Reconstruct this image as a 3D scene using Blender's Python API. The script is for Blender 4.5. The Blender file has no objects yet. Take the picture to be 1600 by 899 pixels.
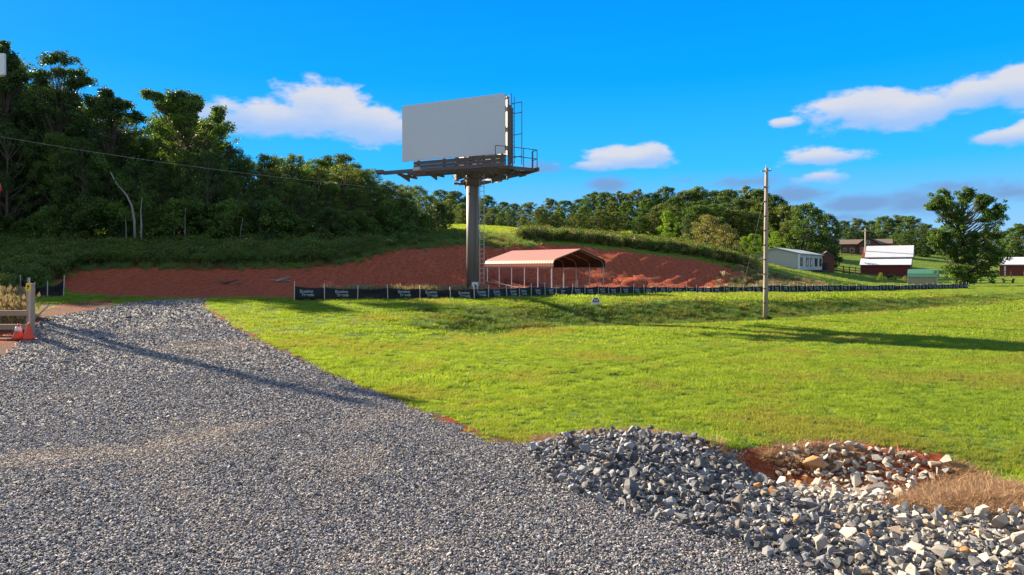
import bpy, bmesh, math, random
import numpy as np
from mathutils import Vector, Matrix, Euler

# ------------------------------------------------------------------ camera, world, sun, exposure
F = 1043.0                     # focal length in photo pixels (1600 wide)
CAMZ = 2.6
HOR = 420.0
SUN_AZ = math.radians(-50)     # from +Y towards -X
SUN_EL = math.radians(23.5)

scene = bpy.context.scene
COL = scene.collection
cam_d = bpy.data.cameras.new('camera')
cam_d.sensor_width = 36.0
cam_d.lens = F / 1600 * 36.0
cam_d.shift_y = -(449.5 - HOR) / 1600
cam_d.clip_start = 0.1
cam_d.clip_end = 6000
cam = bpy.data.objects.new('camera', cam_d)
cam.location = (0, 0, CAMZ)
cam.rotation_euler = (math.pi / 2, 0, 0)
COL.objects.link(cam)
scene.camera = cam

scene.view_settings.view_transform = 'Standard'
scene.view_settings.look = 'None'
scene.view_settings.gamma = 1
scene.view_settings.use_curve_mapping = False
scene.view_settings.exposure = 1.85
scene.render.engine = 'CYCLES'
scene.cycles.use_denoising = True
scene.cycles.denoising_prefilter = 'ACCURATE'
scene.cycles.use_adaptive_sampling = False
scene.cycles.max_bounces = 6
scene.cycles.diffuse_bounces = 3
scene.cycles.transmission_bounces = 4
scene.cycles.sample_clamp_indirect = 4


def nn(nt, typ, **kw):
    n = nt.nodes.new(typ)
    for k, v in kw.items():
        if k.startswith('i_'):
            key = k[2:]
            n.inputs[int(key) if key.isdigit() else key.replace('_', ' ')].default_value = v
        else:
            setattr(n, k, v)
    return n


def math_n(nt, op, a, b=None, c=None, clamp=False):
    n = nt.nodes.new('ShaderNodeMath')
    n.operation = op
    n.use_clamp = clamp
    for i, v in enumerate((a, b, c)):
        if v is None:
            continue
        if hasattr(v, 'links') or hasattr(v, 'is_linked'):
            nt.links.new(v, n.inputs[i])
        else:
            n.inputs[i].default_value = v
    return n.outputs[0]


def mixc(nt, fac, a, b, blend='MIX'):
    n = nt.nodes.new('ShaderNodeMix')
    n.data_type = 'RGBA'
    n.blend_type = blend
    for i, v in ((0, fac), (6, a), (7, b)):
        if hasattr(v, 'is_linked'):
            nt.links.new(v, n.inputs[i])
        elif i == 0:
            n.inputs[0].default_value = v
        else:
            n.inputs[i].default_value = (*v, 1) if len(v) == 3 else v
    return n.outputs[2]


def maprange(nt, v, a, b, c=0.0, d=1.0, smooth=True):
    n = nt.nodes.new('ShaderNodeMapRange')
    n.interpolation_type = 'SMOOTHSTEP' if smooth else 'LINEAR'
    nt.links.new(v, n.inputs[0])
    for i, x in enumerate((a, b, c, d)):
        n.inputs[i + 1].default_value = x
    return n.outputs[0]


def build_world():
    w = bpy.data.worlds.new('World')
    scene.world = w
    w.cycles.sampling_method = 'MANUAL'
    w.cycles.sample_map_resolution = 1024
    w.use_nodes = True
    nt = w.node_tree
    nt.nodes.clear()
    out = nn(nt, 'ShaderNodeOutputWorld')
    bg = nn(nt, 'ShaderNodeBackground')
    bg.inputs[1].default_value = 0.095
    nt.links.new(bg.outputs[0], out.inputs[0])
    sky = nn(nt, 'ShaderNodeTexSky')
    sky.sky_type = 'NISHITA'
    sky.sun_disc = False
    sky.sun_elevation = SUN_EL
    sky.sun_rotation = SUN_AZ
    sky.altitude = 300
    sky.air_density = 1.0
    sky.dust_density = 0.3
    sky.ozone_density = 2.5
    hs = nn(nt, 'ShaderNodeHueSaturation')
    hs.inputs['Saturation'].default_value = 1.35
    hs.inputs['Hue'].default_value = 0.49
    nt.links.new(sky.outputs[0], hs.inputs['Color'])
    # clouds: soft masks in azimuth / elevation, broken up with noise
    tc = nn(nt, 'ShaderNodeTexCoord')
    sep = nn(nt, 'ShaderNodeSeparateXYZ')
    nt.links.new(tc.outputs['Generated'], sep.inputs[0])
    az = math_n(nt, 'ARCTAN2', sep.outputs[0], sep.outputs[1])
    el = math_n(nt, 'ARCSINE', sep.outputs[2])
    S = 1 / 0.095
    ramp = nn(nt, 'ShaderNodeValToRGB')
    nt.links.new(maprange(nt, el, 0.0, 0.6, smooth=False), ramp.inputs[0])
    EX = .36 * S
    stops = [(0.0, (.38, .49, .64)), (.10, (.21, .47, .76)), (.24, (.03, .42, .90)), (.45, (.0, .31, .90)), (.75, (.0, .22, .80)), (1.0, (.01, .15, .60))]
    while len(ramp.color_ramp.elements) < len(stops): ramp.color_ramp.elements.new(.5)
    for e_, (p_, c_) in zip(ramp.color_ramp.elements, stops):
        e_.position = p_; e_.color = (*c_, 1)
    grad = nn(nt, 'ShaderNodeVectorMath', operation='SCALE')
    nt.links.new(ramp.outputs[0], grad.inputs[0]); grad.inputs['Scale'].default_value = EX
    skyc = mixc(nt, .985, hs.outputs[0], grad.outputs[0])
    fill_veil = math_n(nt, 'MAXIMUM', maprange(nt, el, .52, 1.0), maprange(nt, sep.outputs[1], .25, -.3))  # pale sky overhead and behind, out of view, added to soften blue fill
    skyc = mixc(nt, math_n(nt, 'MULTIPLY', fill_veil, .85), skyc, tuple(c * EX for c in (.37, .45, .58)))
    cmb = nn(nt, 'ShaderNodeCombineXYZ')
    nt.links.new(az, cmb.inputs[0])
    nt.links.new(el, cmb.inputs[1])
    nz = nn(nt, 'ShaderNodeTexNoise')
    nz.inputs['Scale'].default_value = 9
    nz.inputs['Detail'].default_value = 7
    nz.inputs['Roughness'].default_value = 0.55
    mp = nn(nt, 'ShaderNodeMapping')
    mp.inputs['Scale'].default_value = (1, 2.1, 1)
    nt.links.new(cmb.outputs[0], mp.inputs[0])
    nt.links.new(mp.outputs[0], nz.inputs['Vector'])
    nz2 = nn(nt, 'ShaderNodeTexNoise', i_Scale=34.0, i_Detail=5.0, i_Roughness=.6)
    nt.links.new(mp.outputs[0], nz2.inputs['Vector'])
    nofs = math_n(nt, 'ADD', math_n(nt, 'MULTIPLY', math_n(nt, 'SUBTRACT', nz.outputs[0], 0.5), 2.3), math_n(nt, 'MULTIPLY', math_n(nt, 'SUBTRACT', nz2.outputs[0], 0.5), .75))
    # (px, py, half width, half height, density)
    cl = [(425, 185, 128, 30, 1), (505, 168, 82, 40, 1), (560, 190, 85, 32, .95), (350, 170, 55, 22, .8),
          (985, 247, 78, 17, .9), (1025, 240, 36, 19, .8), (930, 258, 60, 9, .6),
          (1350, 172, 85, 34, .95), (1440, 172, 100, 30, .9), (1530, 148, 90, 28, .95), (1600, 140, 60, 36, 1),
          (1690, 120, 90, 40, 1), (1560, 216, 62, 17, .9), (1640, 205, 70, 22, 1),
          (1285, 247, 62, 16, .85), (1288, 276, 52, 14, .75), (1228, 193, 26, 8, .7),
          (640, 200, 60, 18, .5)]
    dark = [(1355, 320, 75, 14, .8), (1245, 305, 48, 13, .65), (950, 289, 28, 10, .55), (1420, 320, 70, 20, .8),
            (1480, 292, 44, 9, .5), (1590, 300, 80, 12, .5), (1160, 285, 60, 8, .4), (1310, 340, 120, 10, .5),
            (1100, 305, 50, 7, .25), (1070, 282, 26, 6, .35), (860, 262, 50, 7, .3)]

    def field(lst):
        cur = None
        lows = None
        for (px, py, hw, hh, dn) in lst:
            X, Z = (px - 800) / F, (HOR - py) / F
            a = math.atan2(X, 1)
            cosf = 1 / (1 + X * X) ** 0.5
            e = math.atan(Z * cosf)
            s = nn(nt, 'ShaderNodeVectorMath', operation='SUBTRACT')
            nt.links.new(cmb.outputs[0], s.inputs[0])
            s.inputs[1].default_value = (a, e, 0)
            m = nn(nt, 'ShaderNodeVectorMath', operation='MULTIPLY')
            nt.links.new(s.outputs[0], m.inputs[0])
            m.inputs[1].default_value = (1 / (hw / F * cosf ** 2), 1 / (hh / F * cosf), 0)
            l = nn(nt, 'ShaderNodeVectorMath', operation='LENGTH')
            nt.links.new(m.outputs[0], l.inputs[0])
            v = math_n(nt, 'MULTIPLY', math_n(nt, 'SUBTRACT', 1.25, l.outputs['Value']), dn)
            sp = nn(nt, 'ShaderNodeSeparateXYZ')
            nt.links.new(m.outputs[0], sp.inputs[0])
            w_ = math_n(nt, 'MULTIPLY', math_n(nt, 'POWER', math_n(nt, 'MAXIMUM', v, 0.001), 2.0), 1.0)
            hgt = math_n(nt, 'MULTIPLY', sp.outputs[1], w_)
            if cur is None:
                cur, num, den = v, hgt, w_
            else:
                n = nt.nodes.new('ShaderNodeMath')
                n.operation = 'SMOOTH_MAX'
                nt.links.new(cur, n.inputs[0])
                nt.links.new(v, n.inputs[1])
                n.inputs[2].default_value = 0.25
                cur = n.outputs[0]
                num = math_n(nt, 'ADD', num, hgt)
                den = math_n(nt, 'ADD', den, w_)
        return cur, math_n(nt, 'DIVIDE', num, math_n(nt, 'ADD', den, 0.001))
    f1, h1 = field(cl)
    f2, h2 = field(dark)
    m1 = maprange(nt, math_n(nt, 'ADD', f1, nofs), 0.08, 0.55)
    m2 = maprange(nt, math_n(nt, 'ADD', f2, nofs), -0.25, .7)
    hn = math_n(nt, 'ADD', h1, math_n(nt, 'MULTIPLY', nofs, 0.5))
    shade = maprange(nt, hn, -0.62, 0.62)
    lit = mixc(nt, shade, tuple(c * S for c in (0.105, 0.16, 0.26)), tuple(c * S for c in (0.212, 0.211, 0.224)))
    k = math_n(nt, 'MULTIPLY', m2, 0.95)
    c1 = mixc(nt, k, skyc, tuple(c * S for c in (0.055, 0.105, 0.19)))
    c2 = mixc(nt, math_n(nt, 'MULTIPLY', m1, 0.93), c1, lit)
    nt.links.new(c2, bg.inputs[0])


build_world()

sd = bpy.data.lights.new('sun', 'SUN')
sd.energy = 4.6
sd.angle = math.radians(0.53)
sd.color = (1.0, 0.83, 0.60)
sun = bpy.data.objects.new('sun', sd)
SUNV = Vector((math.sin(SUN_AZ) * math.cos(SUN_EL), math.cos(SUN_AZ) * math.cos(SUN_EL), math.sin(SUN_EL)))
sun.rotation_euler = SUNV.to_track_quat('Z', 'Y').to_euler()
COL.objects.link(sun)

# ------------------------------------------------------------------ terrain function
PX = [-1200, -300, 0, 110, 200, 330, 460, 620, 740, 870, 1000, 1100, 1200, 1300, 1400, 1500, 1600, 1900, 3500]
LEFT = [(0, 0), (13, 0.03), (20.6, .44), (27, .74), (31, 1.05), (36, 1.4), (43, 2.2), (50, 3.5), (56, 4.5), (75, 6.3), (110, 9.5), (200, 15), (420, 12), (2000, 0)]
TAB = {
    -1200: LEFT, -300: LEFT, 0: LEFT,
    110: [(0, 0), (14, 0.03), (21, .38), (27, .68), (33, 1.0), (37, 1.2), (43, 2.1), (49, 3.2), (56, 4.5), (75, 6.3), (110, 9.5), (200, 15), (420, 12), (2000, 0)],
    200: [(0, 0), (14, 0), (21, .3), (27, .6), (33, 1.0), (37, 1.2), (43, 2.0), (48, 2.85), (56, 4.4), (75, 6.3), (110, 9.5), (200, 15), (420, 12), (2000, 0)],
    330: [(0, 0), (14, .03), (21, .33), (27, .65), (32, 1.05), (37, 1.15), (42, 1.7), (48, 2.85), (56, 4.3), (75, 6.2), (110, 9.5), (200, 15), (420, 14), (2000, 0)],
    460: [(0, 0), (14, .05), (21, .35), (27, .72), (32, 1.10), (37, 1.12), (41, 1.3), (49, 2.9), (56, 4.2), (75, 5.9), (110, 9.2), (200, 15), (420, 17), (2000, 0)],
    620: [(0, 0), (14, .05), (20, .16), (25, .42), (30, .92), (33.5, 1.12), (40, 1.12), (46, 1.2), (56, 4.45), (66, 5.2), (90, 7.3), (200, 15.5), (420, 25), (2000, 0)],
    740: [(0, 0), (14, .05), (21, .12), (25.6, .08), (26.4, .12), (30.2, .93), (35, 1.04), (40, 1.1), (49.5, 1.15), (62, 5.15), (72, 6.2), (200, 16), (300, 22), (420, 34), (2000, 0)],
    870: [(0, 0), (14, .05), (24, .07), (28.6, .07), (30.3, -.22), (31.2, -.1), (34.6, .86), (37, .88), (43, .80), (50, .92), (56.5, .95), (69, 5.35), (80, 6.2), (200, 13.5), (300, 20), (420, 26), (2000, 0)],
    1000: [(0, 0), (14, .05), (24, .04), (30.8, .01), (32.5, -.38), (34, -.25), (38.4, .73), (41, .76), (51, .60), (55, .7), (60, .75), (72, 4.6), (85, 5.6), (150, 10.5), (250, 17.5), (420, 22), (2000, 0)],
    1100: [(0, 0), (14, .05), (24, .02), (32, .0), (34.0, -.50), (36, -.4), (41, .71), (44, .72), (58, .38), (64, .5), (76, 3.65), (90, 4.8), (150, 8.5), (250, 15), (420, 20), (2000, 0)],
    1200: [(0, 0), (14, .04), (24, .0), (35, -.02), (37.0, -.55), (40, -.45), (45, .60), (48, .61), (65, .17), (70, .3), (80, 1.85), (95, 2.8), (115, 3.3), (150, 4.5), (250, 11), (420, 17), (2000, 0)],
    1300: [(0, 0), (14, .04), (24, .0), (38, -.02), (40.0, -.55), (43, -.45), (48, .56), (52, .57), (73, .01), (78, .1), (90, .75), (110, 1.35), (125, 1.55), (170, 1.9), (250, 9), (420, 17), (2000, 0)],
    1400: [(0, 0), (14, .04), (24, .0), (41.5, -.05), (43.8, -.55), (48, -.42), (53, .41), (57, .42), (82, -.15), (100, -.25), (120, -.25), (165, .45), (230, 6.1), (260, 8.6), (420, 16), (2000, 0)],
    1500: [(0, 0), (14, .04), (24, .0), (46, -.04), (48.5, -.45), (54, -.35), (60, .29), (66, .28), (94, -.17), (115, -.48), (180, .5), (250, 6.2), (300, 9.5), (420, 15), (2000, 0)],
    1600: [(0, 0), (14, .04), (24, .0), (53, -.04), (57, -.35), (62, -.25), (69, .12), (76, .1), (96, -.17), (120, -.2), (180, .5), (250, 4), (300, 7), (420, 12), (2000, 0)],
}
TAB[1900] = TAB[1600]
TAB[3500] = TAB[1600]
YS = np.concatenate([np.linspace(0, 60, 241), np.geomspace(60.5, 2500, 200)])
ROWS = np.array([np.interp(YS, [p[0] for p in TAB[c]], [p[1] for p in TAB[c]]) for c in PX])
# soften the kinks a little, along Y
_k = np.array([1, 2, 3, 2, 1.]) / 9
for _ in range(3):
    pad = np.pad(ROWS, ((0, 0), (2, 2)), mode='edge')
    ROWS = sum(_k[i] * pad[:, i:i + ROWS.shape[1]] for i in range(5))
PXF = np.arange(-1200, 3501, 20)
FULL = np.array([[0.0] * len(YS)] * len(PXF))
for j in range(len(YS)):
    FULL[:, j] = np.interp(PXF, PX, ROWS[:, j])
for _ in range(2):
    pad = np.pad(FULL, ((2, 2), (0, 0)), mode='edge')
    FULL = sum(_k[i] * pad[i:i + FULL.shape[0], :] for i in range(5))


def hash2(ix, iy, s=0):
    h = (ix.astype(np.int64) * 374761393 + iy.astype(np.int64) * 668265263 + s * 1274126177) & 0x7fffffff
    h = ((h ^ (h >> 13)) * 1274126177) & 0x7fffffff
    return ((h ^ (h >> 16)) & 0xffff) / 65535.0


def vnoise(x, y, s=0):
    x = np.asarray(x, float); y = np.asarray(y, float)
    ix, iy = np.floor(x), np.floor(y)
    fx, fy = x - ix, y - iy
    fx, fy = fx * fx * (3 - 2 * fx), fy * fy * (3 - 2 * fy)
    a, b = hash2(ix, iy, s), hash2(ix + 1, iy, s)
    c, d = hash2(ix, iy + 1, s), hash2(ix + 1, iy + 1, s)
    return (a * (1 - fx) + b * fx) * (1 - fy) + (c * (1 - fx) + d * fx) * fy - 0.5


def fbm(x, y, s=0, o=4):
    r = 0; a = 1
    for i in range(o):
        r = r + a * vnoise(x * 2 ** i, y * 2 ** i, s + i); a *= .5
    return r


def sstep(a, b, v):
    t = np.clip((v - a) / (b - a), 0, 1)
    return t * t * (3 - 2 * t)


def bump(x, y, cx, cy, rx, ry, h, rot=0.0):
    c, s = math.cos(rot), math.sin(rot)
    dx, dy = x - cx, y - cy
    u, v = (dx * c + dy * s) / rx, (-dx * s + dy * c) / ry
    return h * np.exp(-(u * u + v * v) ** 1.5)


FENCE = [(460, 32), (540, 32.8), (620, 33.5), (740, 35), (800, 38), (870, 43), (1000, 51), (1100, 58), (1200, 65), (1300, 73), (1400, 82), (1480, 90), (1512, 95)]
CREST = [(90, 44), (110, 46), (200, 48), (330, 47.5), (460, 49), (520, 50.5), (560, 53), (620, 56.5), (680, 60), (740, 62), (870, 69), (1000, 72), (1100, 76), (1200, 79), (1280, 80), (1300, 76)]


def polydist(x, y, line):
    d = np.full(np.shape(x), 1e9)
    for i in range(len(line) - 1):
        ax, ay = line[i]; bx, by = line[i + 1]
        dx, dy = bx - ax, by - ay
        t = np.clip(((x - ax) * dx + (y - ay) * dy) / (dx * dx + dy * dy + 1e-9), 0, 1)
        d = np.minimum(d, np.hypot(x - ax - t * dx, y - ay - t * dy))
    return d


def TZ(x, y):
    x = np.atleast_1d(np.asarray(x, float)); y = np.atleast_1d(np.asarray(y, float))
    yy = np.maximum(y, 0.5)
    p = np.clip((x / yy * F + 800 - PXF[0]) / 20, 0, len(PXF) - 1.001)
    q = np.interp(yy, YS, np.arange(len(YS)))
    q = np.clip(q, 0, len(YS) - 1.001)
    i, j = p.astype(int), q.astype(int)
    fi, fj = p - i, q - j
    z = (FULL[i, j] * (1 - fi) + FULL[i + 1, j] * fi) * (1 - fj) + (FULL[i, j + 1] * (1 - fi) + FULL[i + 1, j + 1] * fi) * fj
    z = z * sstep(3, 9, y)
    z = z + fbm(x * .35, y * .35, 3, 3) * .022 * sstep(6, 14, y) * (1 + sstep(30, 60, y) * 3)
    pq = x / yy * F + 800
    toe = np.interp(pq, [650, 740, 870, 1000, 1200, 1400, 1600], [25, 25.5, 29, 32, 37, 44, 55])
    onb = sstep(0, 2.5, y - toe) * sstep(-1.0, 3.0, toe * 1.22 - y) * sstep(600, 720, pq)
    z = z + onb * fbm(x * .9, y * .9, 71, 3) * .18
    # erosion rills running down the clay cut
    cr = np.interp(pq, [a for a, b in CREST], [b for a, b in CREST])
    onc = sstep(-14, -10, y - cr) * sstep(0, 2, cr - y) * sstep(560, 900, pq) * sstep(1290, 1180, pq)
    rl = np.abs(vnoise(x * .95 - y * .55 + fbm(x * .3, y * .3, 83, 2), y * .10, 81)) + .5 * np.abs(vnoise(x * 2.1 - y * 1.2, y * .2, 82))
    z = z + onc * (rl - .3) * .75
    for off in (0.0, 1.5):
        tr = [(1.1, 14.4 + off), (4.1, 17.2 + off), (8.2, 21.3 + off), (12.7, 26.6 + off)]
        m_ = (x > 0) & (x < 14) & (y > 13) & (y < 30)
        if m_.any():
            dz = np.zeros_like(z)
            dz[m_] = -.045 * np.exp(-(polydist(x[m_], y[m_], tr) / .22) ** 2)
            z = z + dz
    # rock mound, sunken outfall pocket, the swale
    z = z + bump(x, y, 1.9, 9.0, 1.7, .95, .22, -.1)
    z = z - bump(x, y, 4.75, 8.6, 1.95, .95, .30)
    z = z - bump(x, y, 3.3, 8.95, .6, .55, .22)
    z = z + bump(x, y, 6.3, 7.9, 1.5, .7, .10)
    return z


def tz(x, y):
    return float(TZ(x, y)[0])


def P(px, py, y0=3.0, y1=500.0):
    """ground point seen at a photo pixel"""
    ys = np.geomspace(y0, y1, 3000)
    xs = (px - 800) / F * ys
    zr = CAMZ - (py - HOR) / F * ys
    t = TZ(xs, ys)
    hit = np.nonzero(zr <= t)[0]
    i = hit[0] if len(hit) else len(ys) - 1
    return (float(xs[i]), float(ys[i]))


def at(px, y):
    return ((px - 800) / F * y, y)


def zat(py, y):
    return CAMZ - (py - HOR) / F * y


def inpoly(x, y, poly):
    x = np.asarray(x); y = np.asarray(y)
    r = np.zeros(x.shape, bool)
    n = len(poly)
    for i in range(n):
        x0, y0 = poly[i]; x1, y1 = poly[(i + 1) % n]
        c = ((y0 > y) != (y1 > y)) & (x < (x1 - x0) * (y - y0) / (y1 - y0 + 1e-12) + x0)
        r ^= c
    return r


lawn_edge_px = [(322, 468), (316, 480), (340, 497), (400, 530), (500, 577), (600, 620), (660, 645), (720, 672), (760, 690), (800, 695),
                (860, 687), (930, 679), (1000, 677), (1090, 692), (1130, 704), (1180, 716), (1222, 698), (1290, 692), (1345, 696), (1410, 706),
                (1480, 715), (1525, 738), (1600, 762), (1700, 790), (1900, 830)]
lawn_edge = [P(a, b) for a, b in lawn_edge_px]
left_edge = [P(a, b) for a, b in [(-400, 680), (-150, 625), (0, 558), (40, 528), (62, 505), (90, 493), (135, 486), (200, 474), (270, 468.5), (322, 468)]]
gravel_poly = [(-70, -45), (-70, 8)] + left_edge + lawn_edge + [(60, 9), (60, -45)]
pocket_poly = [P(a, b) for a, b in [(1120, 712), (1180, 705), (1222, 694), (1290, 688), (1345, 692), (1410, 702), (1480, 712), (1530, 736), (1600, 760),
                                    (1700, 790), (1640, 806), (1540, 803), (1480, 800), (1400, 795), (1330, 783), (1250, 775), (1200, 755), (1150, 735)]]
riprap_poly = [P(a, b) for a, b in [(822, 708), (845, 695), (900, 684), (960, 680), (1030, 681), (1085, 690), (1130, 712), (1170, 738), (1215, 765), (1300, 783),
                                    (1400, 798), (1500, 806), (1600, 800), (1800, 800), (2000, 850), (2000, 960), (1500, 1000), (1330, 925), (1230, 880), (1130, 845),
                                    (1010, 812), (940, 790), (880, 768), (850, 740)]]
pale_poly = [P(a, b) for a, b in [(1215, 705), (1330, 700), (1420, 712), (1485, 728), (1480, 745), (1430, 760), (1395, 790), (1300, 785), (1220, 765)]]

def is_clay(x, y):
    px = x / np.maximum(y, .1) * F + 800
    lo = np.interp(px, [90, 120, 300, 450, 460] + [a for a, b in FENCE[1:]], [38, 36.2, 34.6, 33.6, 32] + [b for a, b in FENCE[1:]])
    hi = np.interp(px, [a for a, b in CREST], [b for a, b in CREST])
    nz = fbm(x * .5, y * .5, 11, 4)
    hi = hi + np.interp(px, [560, 640, 800, 900], [0, 1.0, 1.2, .5]) + nz * 2.0 - np.where(px > 1130, (px - 1130) / 150 * 3.5, 0)
    lo = lo + fbm(x * .4, y * .4, 17, 3) * 1.5 * (px < 440)
    return (px > 95 + nz * 60) & (px < 1290) & (y > lo) & (y < hi)


# ------------------------------------------------------------------ materials
MATS = {}


def new_mat(name):
    m = bpy.data.materials.new(name)
    m.use_nodes = True
    nt = m.node_tree
    b = nt.nodes['Principled BSDF']
    MATS[name] = m
    return m, nt, b


def simple(name, col, rough=.7, metal=0.0, var=.25, scale=3.0, bump_s=0.0, bump_scale=40.0, spec=.4, stretch=(1, 1, 1)):
    m, nt, b = new_mat(name)
    tc = nn(nt, 'ShaderNodeTexCoord')
    mp = nn(nt, 'ShaderNodeMapping')
    mp.inputs['Scale'].default_value = stretch
    nt.links.new(tc.outputs['Object'], mp.inputs[0])
    nz = nn(nt, 'ShaderNodeTexNoise', i_Scale=scale, i_Detail=6.0, i_Roughness=.62)
    nt.links.new(mp.outputs[0], nz.inputs['Vector'])
    c = mixc(nt, nz.outputs[0], tuple(x * (1 - var) for x in col), tuple(min(1, x * (1 + var)) for x in col))
    nt.links.new(c, b.inputs['Base Color'])
    b.inputs['Roughness'].default_value = rough
    b.inputs['Metallic'].default_value = metal
    b.inputs['Specular IOR Level'].default_value = spec
    if bump_s:
        n2 = nn(nt, 'ShaderNodeTexNoise', i_Scale=bump_scale, i_Detail=4.0)
        nt.links.new(mp.outputs[0], n2.inputs['Vector'])
        bp = nn(nt, 'ShaderNodeBump', i_Strength=bump_s, i_Distance=.02)
        nt.links.new(n2.outputs[0], bp.inputs['Height'])
        nt.links.new(bp.outputs[0], b.inputs['Normal'])
    return m


def world_noise(nt, scale, detail=4.0, rough=.55, stretch=None, dist=0.0):
    g = nn(nt, 'ShaderNodeNewGeometry')
    v = g.outputs['Position']
    if stretch:
        mp = nn(nt, 'ShaderNodeMapping')
        mp.inputs['Scale'].default_value = stretch
        nt.links.new(v, mp.inputs[0])
        v = mp.outputs[0]
    nz = nn(nt, 'ShaderNodeTexNoise', i_Scale=scale, i_Detail=detail, i_Roughness=rough, i_Distortion=dist)
    nt.links.new(v, nz.inputs['Vector'])
    return nz.outputs[0]


def leaf_mat(name, dark, light, trans=.35, rnd=.5, tcol=None, patch=None, pscale=.25, rough=.55, pthr=(.5, .62)):
    """foliage or grass: diffuse + translucent, colour varies per instance and in world patches"""
    m, nt, b = new_mat(name)
    oi = nn(nt, 'ShaderNodeObjectInfo')
    wn = world_noise(nt, .55, 5.0, .7)
    f = math_n(nt, 'ADD', math_n(nt, 'MULTIPLY', oi.outputs['Random'], rnd), math_n(nt, 'MULTIPLY', maprange(nt, wn, .3, .7), 1 - rnd), clamp=True)
    c = mixc(nt, f, dark, light)
    if patch:
        pn = world_noise(nt, pscale, 5.0, .6, dist=.4)
        c = mixc(nt, maprange(nt, pn, *pthr), c, patch)
    nt.links.new(c, b.inputs['Base Color'])
    b.inputs['Roughness'].default_value = rough
    b.inputs['Specular IOR Level'].default_value = .25
    tr = nn(nt, 'ShaderNodeBsdfTranslucent')
    tc_ = mixc(nt, 1.0, c, tcol or (1.25, 1.3, .45), 'MULTIPLY')
    nt.links.new(tc_, tr.inputs[0])
    mx = nn(nt, 'ShaderNodeMixShader')
    mx.inputs[0].default_value = trans
    nt.links.new(b.outputs[0], mx.inputs[1])
    nt.links.new(tr.outputs[0], mx.inputs[2])
    nt.links.new(mx.outputs[0], nt.nodes['Material Output'].inputs[0])
    return m


def dust_mask(nt):
    n = world_noise(nt, .35, 6.0, .6, dist=.8)
    g = nn(nt, 'ShaderNodeNewGeometry')
    best = maprange(nt, n, .50, .66)
    best = math_n(nt, 'MULTIPLY', best, .5)
    for (cx, cy, rx, ry, rot) in ((-4.9, 10.1, 1.7, .45, .95), (-6.6, 9.0, 1.6, .6, .5), (-8.5, 20.0, 2.5, 1.2, .3)):
        mp = nn(nt, 'ShaderNodeMapping', vector_type='TEXTURE')
        mp.inputs['Location'].default_value = (cx, cy, 0)
        mp.inputs['Rotation'].default_value = (0, 0, rot)
        mp.inputs['Scale'].default_value = (rx, ry, 1000)
        nt.links.new(g.outputs['Position'], mp.inputs[0])
        l = nn(nt, 'ShaderNodeVectorMath', operation='LENGTH')
        nt.links.new(mp.outputs[0], l.inputs[0])
        v = math_n(nt, 'ADD', l.outputs['Value'], math_n(nt, 'MULTIPLY', math_n(nt, 'SUBTRACT', world_noise(nt, 2.2, 5.0, .7), .5), 1.2))
        best = math_n(nt, 'MAXIMUM', best, maprange(nt, v, 1.25, .4))
    return best


def gravel_ground():
    m, nt, b = new_mat('gravel bed')
    g = nn(nt, 'ShaderNodeNewGeometry')
    v1 = nn(nt, 'ShaderNodeTexVoronoi', i_Scale=24.0)
    v2 = nn(nt, 'ShaderNodeTexVoronoi', i_Scale=9.0)
    nt.links.new(g.outputs['Position'], v1.inputs['Vector'])
    nt.links.new(g.outputs['Position'], v2.inputs['Vector'])
    s1 = nn(nt, 'ShaderNodeSeparateColor')
    nt.links.new(v1.outputs['Color'], s1.inputs[0])
    s2 = nn(nt, 'ShaderNodeSeparateColor')
    nt.links.new(v2.outputs['Color'], s2.inputs[0])
    f = math_n(nt, 'ADD', math_n(nt, 'MULTIPLY', s1.outputs[0], .6), math_n(nt, 'MULTIPLY', s2.outputs[1], .4))
    c = mixc(nt, math_n(nt, 'POWER', f, 1.6), (.065, .066, .071), (.43, .43, .43))
    dust = dust_mask(nt)
    c = mixc(nt, math_n(nt, 'MULTIPLY', dust, .6), c, (.33, .26, .19))
    nt.links.new(c, b.inputs['Base Color'])
    b.inputs['Roughness'].default_value = .85
    bp = nn(nt, 'ShaderNodeBump', i_Strength=1.0, i_Distance=.05)
    nt.links.new(math_n(nt, 'ADD', v1.outputs[0], v2.outputs[0]), bp.inputs['Height'])
    nt.links.new(bp.outputs[0], b.inputs['Normal'])
    return m


def stone_mat(name, lo, hi, warm, warmf=.15, dust=0.0):
    m, nt, b = new_mat(name)
    oi = nn(nt, 'ShaderNodeObjectInfo')
    c = mixc(nt, math_n(nt, 'POWER', oi.outputs['Random'], 1.8), lo, hi)
    r2 = math_n(nt, 'FRACT', math_n(nt, 'MULTIPLY', oi.outputs['Random'], 37.7))
    c = mixc(nt, math_n(nt, 'MULTIPLY', maprange(nt, r2, 1 - warmf * 1.6, 1.0), .75), c, warm)
    nz = world_noise(nt, 22.0, 5.0, .7)
    c = mixc(nt, 1.0, c, mixc(nt, nz, (.55, .55, .57), (1.45, 1.43, 1.4)), 'MULTIPLY')
    if dust:
        dn = dust_mask(nt)
        c = mixc(nt, math_n(nt, 'MULTIPLY', dn, dust), c, (.52, .42, .31))
    nt.links.new(c, b.inputs['Base Color'])
    b.inputs['Roughness'].default_value = .8
    b.inputs['Specular IOR Level'].default_value = .3
    bp = nn(nt, 'ShaderNodeBump', i_Strength=.5, i_Distance=.01)
    nt.links.new(world_noise(nt, 60.0, 4.0, .7), bp.inputs['Height'])
    nt.links.new(bp.outputs[0], b.inputs['Normal'])
    return m


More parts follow.
